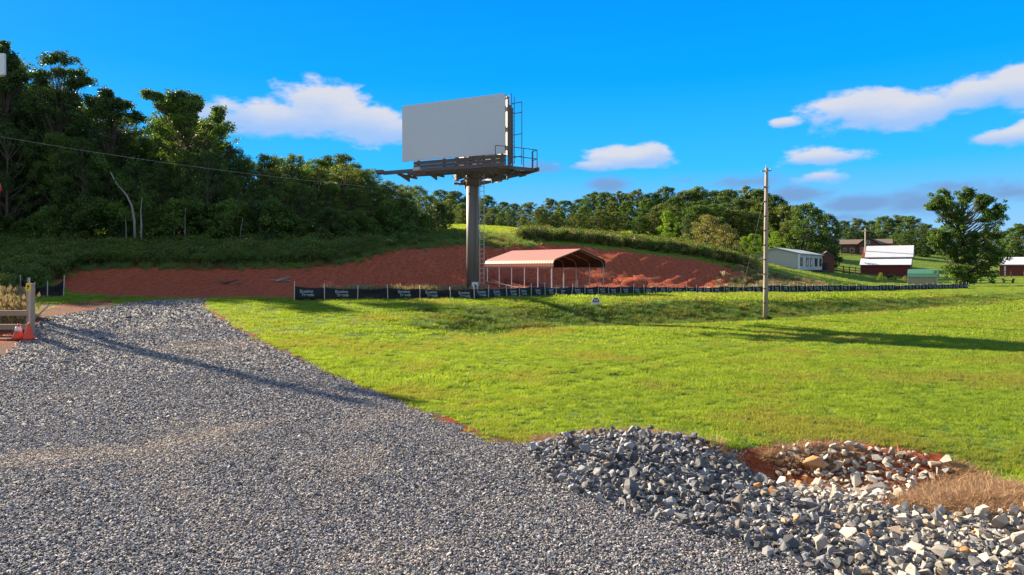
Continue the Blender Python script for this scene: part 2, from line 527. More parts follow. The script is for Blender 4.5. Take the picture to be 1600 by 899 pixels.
def lawn_ground():
    m, nt, b = new_mat('lawn turf')
    n1 = world_noise(nt, .25, 6.0, .62, dist=.5)
    n2 = world_noise(nt, 3.0, 6.0, .75)
    c = mixc(nt, maprange(nt, n2, .3, .7), (.05, .105, .012), (.15, .23, .028))
    c = mixc(nt, math_n(nt, 'MULTIPLY', maprange(nt, n1, .5, .68), .5), c, (.16, .18, .022))
    nt.links.new(c, b.inputs['Base Color'])
    b.inputs['Roughness'].default_value = .9
    b.inputs['Specular IOR Level'].default_value = .1
    bp = nn(nt, 'ShaderNodeBump', i_Strength=.9, i_Distance=.12)
    nt.links.new(world_noise(nt, 7.0, 6.0, .8), bp.inputs['Height'])
    nt.links.new(bp.outputs[0], b.inputs['Normal'])
    return m


def clay_ground():
    m, nt, b = new_mat('red clay')
    n1 = world_noise(nt, .5, 6.0, .65, dist=.6)
    n2 = world_noise(nt, 4.0, 7.0, .75)
    n3 = world_noise(nt, 1.0, 5.0, .7, stretch=(3.2, .35, .35), dist=.5)
    c = mixc(nt, maprange(nt, n2, .3, .72), (.27, .048, .020), (.60, .155, .062))
    c = mixc(nt, math_n(nt, 'MULTIPLY', maprange(nt, n1, .5, .75), .5), c, (.32, .10, .065))
    nt.links.new(c, b.inputs['Base Color'])
    b.inputs['Roughness'].default_value = .95
    b.inputs['Specular IOR Level'].default_value = .1
    bp = nn(nt, 'ShaderNodeBump', i_Strength=1.0, i_Distance=.35)
    h = math_n(nt, 'ADD', math_n(nt, 'MULTIPLY', n3, 1.3), math_n(nt, 'MULTIPLY', n2, .55))
    nt.links.new(h, bp.inputs['Height'])
    nt.links.new(bp.outputs[0], b.inputs['Normal'])
    return m


def dirt_ground():
    m, nt, b = new_mat('bare soil')
    n1 = world_noise(nt, .6, 6.0, .65, dist=.8)
    n2 = world_noise(nt, 9.0, 7.0, .75)
    c = mixc(nt, maprange(nt, n2, .3, .72), (.06, .038, .027), (.19, .12, .085))
    c = mixc(nt, math_n(nt, 'MULTIPLY', maprange(nt, n1, .42, .6), .85), c, (.26, .050, .022))
    b.inputs['Specular IOR Level'].default_value = .05
    nt.links.new(c, b.inputs['Base Color'])
    b.inputs['Roughness'].default_value = .95
    bp = nn(nt, 'ShaderNodeBump', i_Strength=1.0, i_Distance=.06)
    nt.links.new(world_noise(nt, 18.0, 6.0, .8), bp.inputs['Height'])
    nt.links.new(bp.outputs[0], b.inputs['Normal'])
    return m


M_dirt = dirt_ground()
M_gravelbed = gravel_ground()
M_lawn = lawn_ground()
M_clay = clay_ground()
M_gravel = stone_mat('gravel stones', (.068, .070, .075), (.46, .455, .45), (.42, .32, .28), .16, dust=.55)
M_rockdark = stone_mat('dark riprap', (.070, .073, .079), (.35, .352, .35), (.36, .27, .19), .07)
M_rockpale = stone_mat('pale riprap', (.24, .225, .195), (.56, .51, .43), (.46, .33, .20), .2)
M_rocktan = stone_mat('orange clay stone', (.40, .19, .07), (.52, .30, .13), (.5, .24, .1), .2)
M_grass = leaf_mat('lawn grass', (.095, .175, .018), (.31, .40, .050), trans=.5, rnd=.8, patch=(.24, .25, .055), pscale=.30, tcol=(1.4, 1.35, .5))
M_wgrass = leaf_mat('wild grass', (.085, .155, .055), (.20, .27, .08), trans=.4, rnd=.6, patch=(.20, .16, .06), pscale=.3)
M_shadegrass = leaf_mat('bank shade grass', (.030, .070, .010), (.115, .185, .022), trans=.35, rnd=.7, patch=(.15, .15, .03), pscale=.35, tcol=(1.3, 1.3, .35))  # coarser turf, darkened so the slope's own shade sits in its colour
M_dry = leaf_mat('dry grass', (.17, .13, .06), (.34, .275, .15), trans=.25, rnd=.7, tcol=(1.0, .95, .75))
M_straw = leaf_mat('straw', (.22, .125, .065), (.50, .33, .18), trans=.2, rnd=.7, tcol=(1.1, .95, .6))
M_leafA = leaf_mat('dark leaves', (.030, .066, .022), (.095, .155, .032), trans=.36, rnd=.35)
M_leafB = leaf_mat('mid green leaves', (.048, .098, .024), (.130, .205, .034), trans=.38, rnd=.35)
M_leafC = leaf_mat('olive leaves', (.055, .085, .022), (.160, .195, .038), trans=.38, rnd=.4)
M_leafD = leaf_mat('bright leaves', (.09, .17, .012), (.22, .33, .02), trans=.45, rnd=.3)
M_leafE = leaf_mat('brown green leaves', (.16, .16, .045), (.33, .28, .10), trans=.3, rnd=.4)
M_bark = simple('bark', (.11, .085, .065), .9, var=.5, scale=6, bump_s=.6, bump_scale=20, stretch=(1, 1, .3))
M_barkpale = simple('pale bark', (.27, .25, .215), .85, var=.35, scale=5, bump_s=.4, stretch=(1, 1, .3))
M_wood = simple('weathered wood', (.34, .28, .215), .85, var=.5, scale=7, bump_s=.4, stretch=(1, 1, .15))
M_stake = simple('stake wood', (.50, .44, .36), .8, var=.25, scale=6)
M_lumber = simple('lumber', (.36, .27, .19), .8, var=.3, scale=4, bump_s=.3, stretch=(.2, 1, 1))
M_pole = simple('pole paint', (.17, .145, .125), .55, var=.12, scale=1.5, spec=.4, stretch=(1, 1, .2))
M_steel = simple('dark steel', (.12, .095, .085), .6, var=.35, scale=3)
M_steellight = simple('galvanised steel', (.42, .42, .42), .45, metal=.6, var=.2, scale=4)
M_panel = simple('blank billboard vinyl', (.66, .67, .68), .6, var=.03, scale=1.2)
M_black = simple('silt fabric', (.012, .013, .016), .6, var=.3, scale=20, bump_s=.3, spec=.3)
M_print = simple('fabric print', (.30, .37, .39), .6, var=.3, scale=20)
M_white = simple('white paint', (.72, .72, .70), .5, var=.06)
M_redsign = simple('red paint', (.62, .03, .03), .4, var=.08)
M_orange = simple('cone orange', (.75, .07, .02), .45, var=.12)
M_rubber = simple('cone base', (.40, .04, .02), .7, var=.3)
M_yellow = simple('yellow sign', (.80, .62, .03), .45, var=.06)
M_maroon = simple('maroon print', (.16, .05, .07), .6, var=.1)


def ribbed(name, col, freq, rough=.4, metal=0.0, var=.1, axis=0):
    m, nt, b = new_mat(name)
    tc = nn(nt, 'ShaderNodeTexCoord')
    sp = nn(nt, 'ShaderNodeSeparateXYZ')
    nt.links.new(tc.outputs['Object'], sp.inputs[0])
    s = math_n(nt, 'SINE', math_n(nt, 'MULTIPLY', sp.outputs[axis], freq))
    nz = nn(nt, 'ShaderNodeTexNoise', i_Scale=.6, i_Detail=6.0, i_Roughness=.7)
    nt.links.new(tc.outputs['Object'], nz.inputs['Vector'])
    c = mixc(nt, nz.outputs[0], tuple(x * (1 - var) for x in col), tuple(min(1, x * (1 + var)) for x in col))
    nt.links.new(c, b.inputs['Base Color'])
    b.inputs['Roughness'].default_value = rough
    b.inputs['Metallic'].default_value = metal
    bp = nn(nt, 'ShaderNodeBump', i_Strength=.15, i_Distance=.03)
    nt.links.new(math_n(nt, 'POWER', math_n(nt, 'ABSOLUTE', s), 6.0), bp.inputs['Height'])
    nt.links.new(bp.outputs[0], b.inputs['Normal'])
    return m


M_carroof = ribbed('carport metal', (.45, .20, .115), 12, .45, var=.08, axis=1)
M_tin = ribbed('tin roof', (.60, .61, .64), 9, .5, var=.16)
M_redwall = ribbed('red barn boards', (.20, .028, .022), 14, .8, var=.25)
M_greenroof = ribbed('green metal roof', (.07, .22, .15), 10, .45, var=.12)
M_beige = ribbed('beige siding', (.42, .33, .24), 8, .7, var=.08)
M_siding = ribbed('grey vinyl siding', (.50, .46, .41), 30, .7, var=.06, axis=2)
M_sidingpale = ribbed('pale vinyl siding', (.58, .57, .53), 30, .7, var=.06, axis=2)
M_shingle = simple('shingles', (.17, .12, .095), .9, var=.3, scale=2, bump_s=.3)
M_roofpale = simple('pale roof', (.55, .55, .54), .6, var=.1)
M_brick = simple('brick', (.15, .060, .045), .9, var=.3, scale=3)
M_glass = simple('window glass', (.04, .05, .06), .12, var=.3, spec=.8)
M_dark = simple('dark opening', (.02, .018, .016), .9)
M_fencewood = simple('dark fence boards', (.045, .035, .028), .85, var=.3)
M_wire = simple('cable', (.35, .35, .36), .5)
M_glasscer = simple('insulator', (.5, .5, .5), .3)

# ------------------------------------------------------------------ object helpers
ORG = {}


def tag(o, label=None, cat=None, group=None, kind=None):
    if label: o['label'] = label
    if cat: o['category'] = cat
    if group: o['group'] = group
    if kind: o['kind'] = kind
    return o


def thing(name, label, cat, loc, group=None, rz=0.0):
    o = bpy.data.objects.new(name, None)
    o.location = loc
    o.rotation_euler = (0, 0, rz)
    o.empty_display_size = .3
    COL.objects.link(o)
    ORG[o.name] = (Vector(loc), rz)
    return tag(o, label, cat, group)


def mesh_np(name, V, Fq, mat=None, smooth=False):
    me = bpy.data.meshes.new(name)
    V = np.asarray(V, np.float32)
    Fq = np.asarray(Fq, np.int32)
    k = Fq.shape[1]
    me.vertices.add(len(V))
    me.vertices.foreach_set('co', V.ravel())
    me.loops.add(Fq.size)
    me.loops.foreach_set('vertex_index', Fq.ravel())
    me.polygons.add(len(Fq))
    me.polygons.foreach_set('loop_start', np.arange(0, Fq.size, k, dtype=np.int32))
    me.polygons.foreach_set('loop_total', np.full(len(Fq), k, np.int32))
    if smooth:
        me.polygons.foreach_set('use_smooth', np.ones(len(Fq), bool))
    me.update(calc_edges=True)
    me.validate()
    if mat:
        me.materials.append(mat)
    return me


class MB:
    def __init__(s):
        s.v = []; s.f = []

    def quad(s, *p):
        n = len(s.v); s.v += [tuple(q) for q in p]; s.f.append(tuple(range(n, n + len(p)))); return s

    def prism(s, pts, ex):
        """closed prism: polygon pts extruded along vector ex"""
        n = len(s.v); k = len(pts)
        s.v += [tuple(p) for p in pts] + [tuple(Vector(p) + Vector(ex)) for p in pts]
        s.f.append(tuple(range(n + k - 1, n - 1, -1)))
        s.f.append(tuple(range(n + k, n + 2 * k)))
        for i in range(k):
            j = (i + 1) % k
            s.f.append((n + i, n + j, n + k + j, n + k + i))
        return s

    def box(s, x0, x1, y0, y1, z0, z1):
        return s.prism([(x0, y0, z0), (x1, y0, z0), (x1, y1, z0), (x0, y1, z0)], (0, 0, z1 - z0))

    def beam(s, a, b, w, h=None, up=(0, 0, 1)):
        a, b = Vector(a), Vector(b); h = h or w
        d = (b - a).normalized()
        u = Vector(up)
        if abs(d.dot(u)) > .97: u = Vector((1, 0, 0))
        r = d.cross(u).normalized() * w / 2
        t = r.cross(d).normalized() * h / 2
        return s.prism([a - r - t, a + r - t, a + r + t, a - r + t], b - a)

    def tube(s, pts, rad, n=8, cap=True):
        pts = [Vector(p) for p in pts]
        if not hasattr(rad, '__len__'): rad = [rad] * len(pts)
        base = len(s.v)
        for i, p in enumerate(pts):
            d = (pts[min(i + 1, len(pts) - 1)] - pts[max(i - 1, 0)]).normalized()
            u = Vector((0, 0, 1)) if abs(d.z) < .9 else Vector((1, 0, 0))
            a = d.cross(u).normalized(); b = d.cross(a).normalized()
            for k in range(n):
                t = 2 * math.pi * k / n
                s.v.append(tuple(p + (a * math.cos(t) + b * math.sin(t)) * rad[i]))
        for i in range(len(pts) - 1):
            for k in range(n):
                q = (k + 1) % n
                s.f.append((base + i * n + k, base + i * n + q, base + (i + 1) * n + q, base + (i + 1) * n + k))
        if cap:
            s.f.append(tuple(range(base + n - 1, base - 1, -1)))
            e = base + (len(pts) - 1) * n
            s.f.append(tuple(range(e, e + n)))
        return s

    def mesh(s, name, mat, org=None, smooth=False):
        V = [Vector(v) for v in s.v]
        if org:
            o, rz = org
            R = Matrix.Rotation(-rz, 3, 'Z')
            V = [R @ (v - o) for v in V]
        me = bpy.data.meshes.new(name)
        me.from_pydata([tuple(v) for v in V], [], s.f)
        bm = bmesh.new(); bm.from_mesh(me)
        bmesh.ops.recalc_face_normals(bm, faces=bm.faces)
        bm.to_mesh(me); bm.free()
        if smooth:
            for p in me.polygons: p.use_smooth = len(p.vertices) == 4
        me.materials.append(mat)
        return me

    def build(s, name, mat, parent=None, smooth=False, local=False):
        """world coordinates unless local; linked as ONE mesh object"""
        org = None
        if parent is not None and not local:
            org = ORG[parent.name]
        me = s.mesh(name, mat, org, smooth)
        o = bpy.data.objects.new(name, me)
        COL.objects.link(o)
        if parent is not None:
            o.parent = parent
            ORG[o.name] = ORG[parent.name]
        else:
            ORG[o.name] = (Vector((0, 0, 0)), 0)
        return o


def child(name, me, parent, loc=(0, 0, 0), rot=(0, 0, 0), scale=(1, 1, 1)):
    o = bpy.data.objects.new(name, me)
    COL.objects.link(o)
    o.parent = parent
    o.location = loc; o.rotation_euler = rot; o.scale = scale
    return o


# ------------------------------------------------------------------ ground sheets
def build_ground():
    pxs = np.concatenate([-np.geomspace(7000, 260, 40), np.arange(-250, 1851, 7), np.geomspace(1860, 8600, 40)])
    ys = np.concatenate([np.geomspace(1.5, 5, 20)[:-1], np.geomspace(5, 110, 420)[:-1], np.geomspace(110, 2400, 140)])
    U = (pxs - 800) / F
    X = U[None, :] * ys[:, None]
    Y = np.repeat(ys[:, None], len(pxs), 1)
    Z = TZ(X.ravel(), Y.ravel()).reshape(X.shape)
    nr, nc = X.shape
    V = np.stack([X, Y, Z], -1).reshape(-1, 3)
    idx = np.arange(nr * nc).reshape(nr, nc)
    Q = np.stack([idx[:-1, :-1], idx[:-1, 1:], idx[1:, 1:], idx[1:, :-1]], -1).reshape(-1, 4)
    C = V[Q].mean(1)
    cx, cy = C[:, 0], C[:, 1]
    jx = cx + fbm(cx * 2.2, cy * 2.2, 5, 4) * .22
    jy = cy + fbm(cx * 2.2, cy * 2.2, 25, 4) * .22
    grav = inpoly(jx, jy, gravel_poly)
    pock = inpoly(jx, jy, pocket_poly)
    dl = polydist(cx, cy, lawn_edge)
    strip = (~grav) & (dl < .10 + .30 * np.clip(fbm(cx * .9, cy * .9, 31, 3) + .25, 0, 1)) & (cx < 4)
    px = cx / cy * F + 800
    lefts = (~grav) & (px < 175) & (cy < 34) & (cy > 9) & (polydist(cx, cy, left_edge) < 2.3 + fbm(cx, cy, 44, 3) * 3.5)
    soil = (lefts | strip) & ~grav & ~pock
    clay = (is_clay(cx, cy) & ~grav & ~soil) | pock
    grav &= ~pock
    lawn = ~grav & ~clay & ~soil
    zofs = Vector((0, 0, 0))

    def sub(name, mask, mat):
        q = Q[mask]
        u, inv = np.unique(q, return_inverse=True)
        me = mesh_np(name, V[u], inv.reshape(-1, 4), mat, smooth=True)
        o = bpy.data.objects.new(name, me)
        COL.objects.link(o)
        return tag(o, kind='structure')
    sub('lawn', lawn, M_lawn)['label'] = 'bright green mown lawn with grassy banks and fields'
    sub('clay_bank', clay, M_clay)['label'] = 'bare red clay bank cut into the hillside'
    sub('bare_soil', soil, M_dirt)['label'] = 'bare brown and red soil along the drive and in the hollow'
    g = sub('gravel_drive', grav, M_gravelbed)
    g['label'] = 'grey crushed stone driveway'
    # the drive carries on behind the camera
    bk = MB()
    bk.quad((-60, -45, -.004), (60, -45, -.004), (60, 1.5, -.004), (-60, 1.5, -.004))
    o = bk.build('road_shoulder', M_gravelbed)
    tag(o, 'crushed stone ground behind the viewpoint', kind='structure')


build_ground()

# ------------------------------------------------------------------ scatter (uncountable stuff)
PROTO = {}


def scatter(name, pts, rots, scl, idx, protos, label, cat, smat=None):
    """one stuff object; protos are meshes held in an unlinked collection"""
    key = tuple(p.name for p in protos)
    if key not in PROTO:
        c = bpy.data.collections.new('source_' + name)
        for i, p in enumerate(protos):
            po = bpy.data.objects.new('source_%02d_%s' % (i, p.name), p)
            c.objects.link(po)
        PROTO[key] = c
    coll = PROTO[key]
    me = bpy.data.meshes.new(name)
    n = len(pts)
    me.vertices.add(n)
    me.vertices.foreach_set('co', np.asarray(pts, np.float32).ravel())
    a = me.attributes.new('rot', 'FLOAT_VECTOR', 'POINT'); a.data.foreach_set('vector', np.asarray(rots, np.float32).ravel())
    scl = np.asarray(scl, np.float32)
    if scl.ndim == 1: scl = np.repeat(scl[:, None], 3, 1)
    a = me.attributes.new('scl', 'FLOAT_VECTOR', 'POINT'); a.data.foreach_set('vector', scl.ravel())
    a = me.attributes.new('pick', 'INT', 'POINT'); a.data.foreach_set('value', np.asarray(idx, np.int32))
    o = bpy.data.objects.new(name, me)
    COL.objects.link(o)
    tree = bpy.data.node_groups.new(name, 'GeometryNodeTree')
    tree.interface.new_socket('Geometry', in_out='INPUT', socket_type='NodeSocketGeometry')
    tree.interface.new_socket('Geometry', in_out='OUTPUT', socket_type='NodeSocketGeometry')
    gi = tree.nodes.new('NodeGroupInput'); go = tree.nodes.new('NodeGroupOutput')
    iop = tree.nodes.new('GeometryNodeInstanceOnPoints')
    ci = tree.nodes.new('GeometryNodeCollectionInfo')
    ci.inputs['Collection'].default_value = coll
    ci.inputs['Separate Children'].default_value = True
    ci.inputs['Reset Children'].default_value = True
    tree.links.new(gi.outputs[0], iop.inputs['Points'])
    tree.links.new(ci.outputs[0], iop.inputs['Instance'])
    iop.inputs['Pick Instance'].default_value = True
    for nm, typ, sock in (('pick', 'INT', 'Instance Index'), ('rot', 'FLOAT_VECTOR', 'Rotation'), ('scl', 'FLOAT_VECTOR', 'Scale')):
        na = tree.nodes.new('GeometryNodeInputNamedAttribute')
        na.data_type = typ
        na.inputs['Name'].default_value = nm
        tree.links.new(na.outputs['Attribute'], iop.inputs[sock])
    tree.links.new(iop.outputs[0], go.inputs[0])
    md = o.modifiers.new('instances', 'NODES')
    md.node_group = tree
    return tag(o, label, cat, kind='stuff')


rng = np.random.default_rng(7)


def rock_mesh(name, seed, mat, npts=13, sq=(1, .75, .55)):
    r = random.Random(seed)
    bm = bmesh.new()
    for i in range(npts):
        v = Vector((r.gauss(0, 1), r.gauss(0, 1), r.gauss(0, 1))).normalized() * r.uniform(.38, .5)
        bm.verts.new((v.x * sq[0], v.y * sq[1], v.z * sq[2]))
    bmesh.ops.convex_hull(bm, input=bm.verts)
    bmesh.ops.delete(bm, geom=[v for v in bm.verts if not v.link_faces], context='VERTS')
    me = bpy.data.meshes.new(name)
    bm.to_mesh(me); bm.free()
    me.materials.append(mat)
    return me


def wedge_points(y0, y1, dens, pad=120, poly=None, xclip=None):
    """random ground points inside the widened view wedge"""
    u0, u1 = (-pad - 800) / F, (1600 + pad - 800) / F
    area = (u1 - u0) * (y1 * y1 - y0 * y0) / 2
    n = int(area * dens)
    y = np.sqrt(rng.random(n) * (y1 * y1 - y0 * y0) + y0 * y0)
    x = (u0 + rng.random(n) * (u1 - u0)) * y
    return x, y


# ---- gravel
def build_gravel():
    protos = [rock_mesh('gravel_chip', 100 + i, M_gravel, 10, (1, random.Random(i).uniform(.55, .85), random.Random(i + 9).uniform(.35, .6))) for i in range(8)]
    P_, R_, S_, I_ = [], [], [], []
    for (y0, y1, dens, size) in ((4.6, 7.5, 2900, .033), (7.5, 11, 2000, .036), (11, 16, 950, .046), (16, 24, 300, .066), (24, 35, 110, .09)):
        x, y = wedge_points(y0, y1, dens, 260)
        px = x / y * F + 800
        jx = x + fbm(x * 2.2, y * 2.2, 5, 4) * .22
        jy = y + fbm(x * 2.2, y * 2.2, 25, 4) * .22
        k = inpoly(jx, jy, gravel_poly) & ~inpoly(x, y, pocket_poly)
        k &= ~(inpoly(x, y, riprap_poly) & (rng.random(len(x)) > .25))
        x, y = x[k], y[k]
        z = TZ(x, y) + size * .12 + rng.random(len(x)) * size * .25
        n = len(x)
        P_.append(np.stack([x, y, z], -1))
        R_.append(np.stack([rng.normal(0, .45, n), rng.normal(0, .45, n), rng.random(n) * 6.28], -1))
        S_.append(size * rng.lognormal(0, .28, n))
        I_.append(rng.integers(0, 8, n))
    o = scatter('gravel', np.concatenate(P_), np.concatenate(R_), np.concatenate(S_), np.concatenate(I_), protos,
                'loose grey crushed stone covering the driveway', 'gravel')


build_gravel()


# ---- grass
def blades(name, seed, n, rad, h, w, mat, lean=.5, segs=2, hvar=.5, head=False):
    r = np.random.default_rng(seed)
    V = []; Fc = []
    for i in range(n):
        a = r.random() * 6.28; d = rad * math.sqrt(r.random())
        bx, by = d * math.cos(a), d * math.sin(a)
        hh = h * (1 - hvar * r.random())
        la = r.random() * 6.28; ll = lean * hh * (.3 + r.random())
        wa = r.random() * 3.14
        wx, wy = math.cos(wa) * w / 2, math.sin(wa) * w / 2
        b = len(V)
        for s in range(segs + 1):
            t = s / segs
            cx, cy, cz = bx + math.cos(la) * ll * t * t, by + math.sin(la) * ll * t * t, hh * t * (1 - .15 * t * lean)
            ww = 1 - .75 * t
            V += [(cx - wx * ww, cy - wy * ww, cz), (cx + wx * ww, cy + wy * ww, cz)]
        for s in range(segs):
            k = b + s * 2
            Fc.append((k, k + 1, k + 3, k + 2))
        if head:
            t0 = len(V) - 1
            cx, cy, cz = V[t0][0], V[t0][1], V[t0][2]
            q = w * 2.4
            b = len(V)
            V += [(cx - q, cy, cz), (cx, cy + q * .5, cz - q), (cx + q, cy, cz), (cx, cy - q * .3, cz + q * 2.4)]
            Fc.append((b, b + 1, b + 2, b + 3))
    return mesh_np(name, V, Fc, mat)


def lawn_mask(x, y):
    jx = x + fbm(x * 2.2, y * 2.2, 5, 4) * .22
    jy = y + fbm(x * 2.2, y * 2.2, 25, 4) * .22
    k = ~inpoly(jx, jy, gravel_poly) & ~inpoly(x, y, pocket_poly) & ~is_clay(x, y)
    px = x / y * F + 800
    k &= ~((px < 175) & (y < 34) & (polydist(x, y, left_edge) < 2.3 + fbm(x, y, 44, 3) * 3.5))
    dl = polydist(x, y, lawn_edge)
    k &= ~((dl < .10 + .30 * np.clip(fbm(x * .9, y * .9, 31, 3) + .25, 0, 1)) & (x < 4) & (rng.random(len(x)) < .8))
    return k


def build_grass():
    near = [blades('grass_tuft', 200 + i, 60, .12, .07, .0085, M_grass, .7) for i in range(5)]
    mid = [blades('grass_clump', 220 + i, 70, .28, .07, .016, M_grass, .8) for i in range(4)]
    far = [blades('grass_patch', 240 + i, 60, .7, .11, .045, M_grass, .8) for i in range(3)]
    bank = [blades('bank_shade_grass', 260 + i, 60, .34, .15, .022, M_shadegrass, .8) for i in range(3)]
    protos = near + mid + far + bank
    P_, R_, S_, I_ = [], [], [], []
    for (y0, y1, dens, lo, hi, sc) in ((7, 14, 95, 0, 5, .8), (14, 22, 55, 0, 5, 1.15), (22, 40, 15, 5, 9, 1.0), (40, 62, 6.0, 9, 12, .9), (62, 110, 2.4, 9, 12, .9), (110, 240, .5, 9, 12, 1.5)):
        x, y = wedge_points(y0, y1, dens, 480)
        k = lawn_mask(x, y)
        x, y = x[k], y[k]
        n = len(x)
        P_.append(np.stack([x, y, TZ(x, y) - .004], -1))
        R_.append(np.stack([rng.normal(0, .08, n), rng.normal(0, .08, n), rng.random(n) * 6.28], -1))
        s = sc * (.75 + .5 * rng.random(n)) * (1 + .5 * fbm(x * .6, y * .6, 61, 3))
        px = x / y * F + 800
        rough = ((px > 620) & (y > 26) & (y < 60)) | (y > 60) & (px < 1290) & (px > 1100)
        s = np.where(rough & (y < 60), s * 1.2, s)
        s = np.where((px > 1150) & (y > 62), s * .55, s)
        ii = rng.integers(lo, hi, n)
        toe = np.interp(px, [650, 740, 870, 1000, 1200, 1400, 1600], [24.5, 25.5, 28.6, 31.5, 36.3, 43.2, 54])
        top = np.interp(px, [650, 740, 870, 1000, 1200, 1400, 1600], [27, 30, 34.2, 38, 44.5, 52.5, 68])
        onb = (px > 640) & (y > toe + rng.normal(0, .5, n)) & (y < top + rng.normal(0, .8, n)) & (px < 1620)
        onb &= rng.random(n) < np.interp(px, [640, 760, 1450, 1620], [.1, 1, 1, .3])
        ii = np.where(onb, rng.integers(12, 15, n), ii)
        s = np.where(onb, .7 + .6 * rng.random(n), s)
        S_.append(s); I_.append(ii)
    scatter('lawn_grass', np.concatenate(P_), np.concatenate(R_), np.concatenate(S_), np.concatenate(I_), protos,
            'short bright green grass of the mown lawn', 'grass')


build_grass()


def place_np(x, y, hscale, var=.3, sink=.02):
    n = len(x)
    return (np.stack([x, y, TZ(x, y) - sink], -1), np.stack([rng.normal(0, .1, n), rng.normal(0, .1, n), rng.random(n) * 6.28], -1),
            hscale * (1 - var + 2 * var * rng.random(n)))


# ---- foliage clumps (bushes) and trees
def leaf_cloud(centers, radii, counts, size, r, flat=.8, outward=.6, droop=0.0):
    """leaf quads around clump centres; returns V, F"""
    Cs = np.repeat(np.asarray(centers, float), counts, 0)
    Rs = np.repeat(np.asarray(radii, float), counts)
    n = len(Cs)
    d = r.normal(size=(n, 3)); d /= np.linalg.norm(d, axis=1)[:, None]
    rad = Rs * (r.random(n) ** .45)
    off = d * rad[:, None]; off[:, 2] *= flat
    p = Cs + off
    nrm = d * outward + r.normal(size=(n, 3)) * .55 + np.array([0, 0, .35])
    nrm /= np.linalg.norm(nrm, axis=1)[:, None]
    t = np.cross(nrm, r.normal(size=(n, 3))); t /= np.linalg.norm(t, axis=1)[:, None] + 1e-9
    b = np.cross(nrm, t)
    s = size * (.6 + .8 * r.random(n))
    tt, bb = t * s[:, None] * .5, b * s[:, None] * .34
    bend = nrm * s[:, None] * .12
    V = np.stack([p - tt, p + bb - bend * .2 + bend, p + tt, p - bb + bend], 1).reshape(-1, 3)
    Fq = np.arange(n * 4).reshape(-1, 4)
    return V, Fq


def tree_protos(name, seed, H, R, base, leafmat, barkmat, nl=9000, leaf=.22, nclump=70, clump=.95, shape='round', sparse=0.0, trunk_r=None, lobes=None):
    """returns (trunk mesh, crown mesh) with the foot at the origin"""
    r = np.random.default_rng(seed)
    rr = random.Random(seed)
    mb = MB()
    tr = trunk_r or H * .018
    lean = (r.normal() * .03, r.normal() * .03)
    path = []
    for i in range(9):
        t = i / 8
        path.append((lean[0] * H * t + .12 * math.sin(t * 5 + seed), lean[1] * H * t + .12 * math.cos(t * 4 + seed), H * .93 * t))
    mb.tube(path, [tr * (1.25 if i == 0 else 1) * (1 - .86 * i / 8) for i in range(9)], 7)

    def env(t):      # crown radius at height fraction (0 bottom..1 top)
        if shape == 'pine':
            return R * (1.02 - t) ** .75 * (.75 + .25 * math.sin(t * 17 + seed))
        if shape == 'tall':
            return R * (math.sin(min(1, t * 1.15 + .12) * math.pi * .86) ** .6) * (.8 + .2 * math.sin(t * 9 + seed))
        if shape == 'bush':
            return R * math.sqrt(max(0, 1 - (t) ** 2.2))
        return R * max(.12, math.sin((t * .86 + .12) * math.pi) ** .55)
    cen, rad = [], []
    for i in range(nclump):
        t = (((i * 0.618034) % 1) + rr.random() * .1) % 1
        a = rr.random() * 6.283
        wob = 1 + .17 * math.sin(2 * a + seed + 7 * t)
        q = env(t) * wob * (rr.random() ** .38)
        z = H * base + t * H * (1 - base)
        j = min(8, int(t * 8))
        cx, cy = q * math.cos(a) + lean[0] * z, q * math.sin(a) + lean[1] * z
        if lobes:
            L = lobes[i % len(lobes)]
            cx, cy, z = (L[0] + L[3] * rr.gauss(0, .85), L[1] + L[3] * rr.gauss(0, .7), L[2] + L[4] * rr.gauss(0, 1.0))
        cr = clump * rr.uniform(.55, 1.25) * (.6 if shape == 'pine' and t > .6 else 1)
        cen.append((cx, cy, z - cr * .3)); rad.append(cr)
        if i % 3 == 0:
            t0 = max(.12, (z / H) - .16 - .18 * rr.random())
            t0 = min(t0, .88)
            k = t0 / .93 * 8; ki = min(7, int(k)); fk = k - ki
            s0 = [path[ki][m] * (1 - fk) + path[ki + 1][m] * fk for m in range(3)]
            midp = [(s0[0] + cx) / 2 + rr.gauss(0, .15), (s0[1] + cy) / 2 + rr.gauss(0, .15), (s0[2] + z) / 2 - .12 * abs(q)]
            mb.tube([s0, midp, (cx, cy, z)], [tr * .34, tr * .2, tr * .07], 4, cap=False)
    rad = np.array(rad); w = rad ** 2; cnt = np.maximum(8, (nl * w / w.sum()).astype(int))
    V, Fq = leaf_cloud(cen, rad, cnt, leaf, r, flat=.72)
    crown = mesh_np(name + '_crown', V, Fq, leafmat)
    trunk = mb.mesh(name + '_trunk', barkmat, None, True)
    return trunk, crown


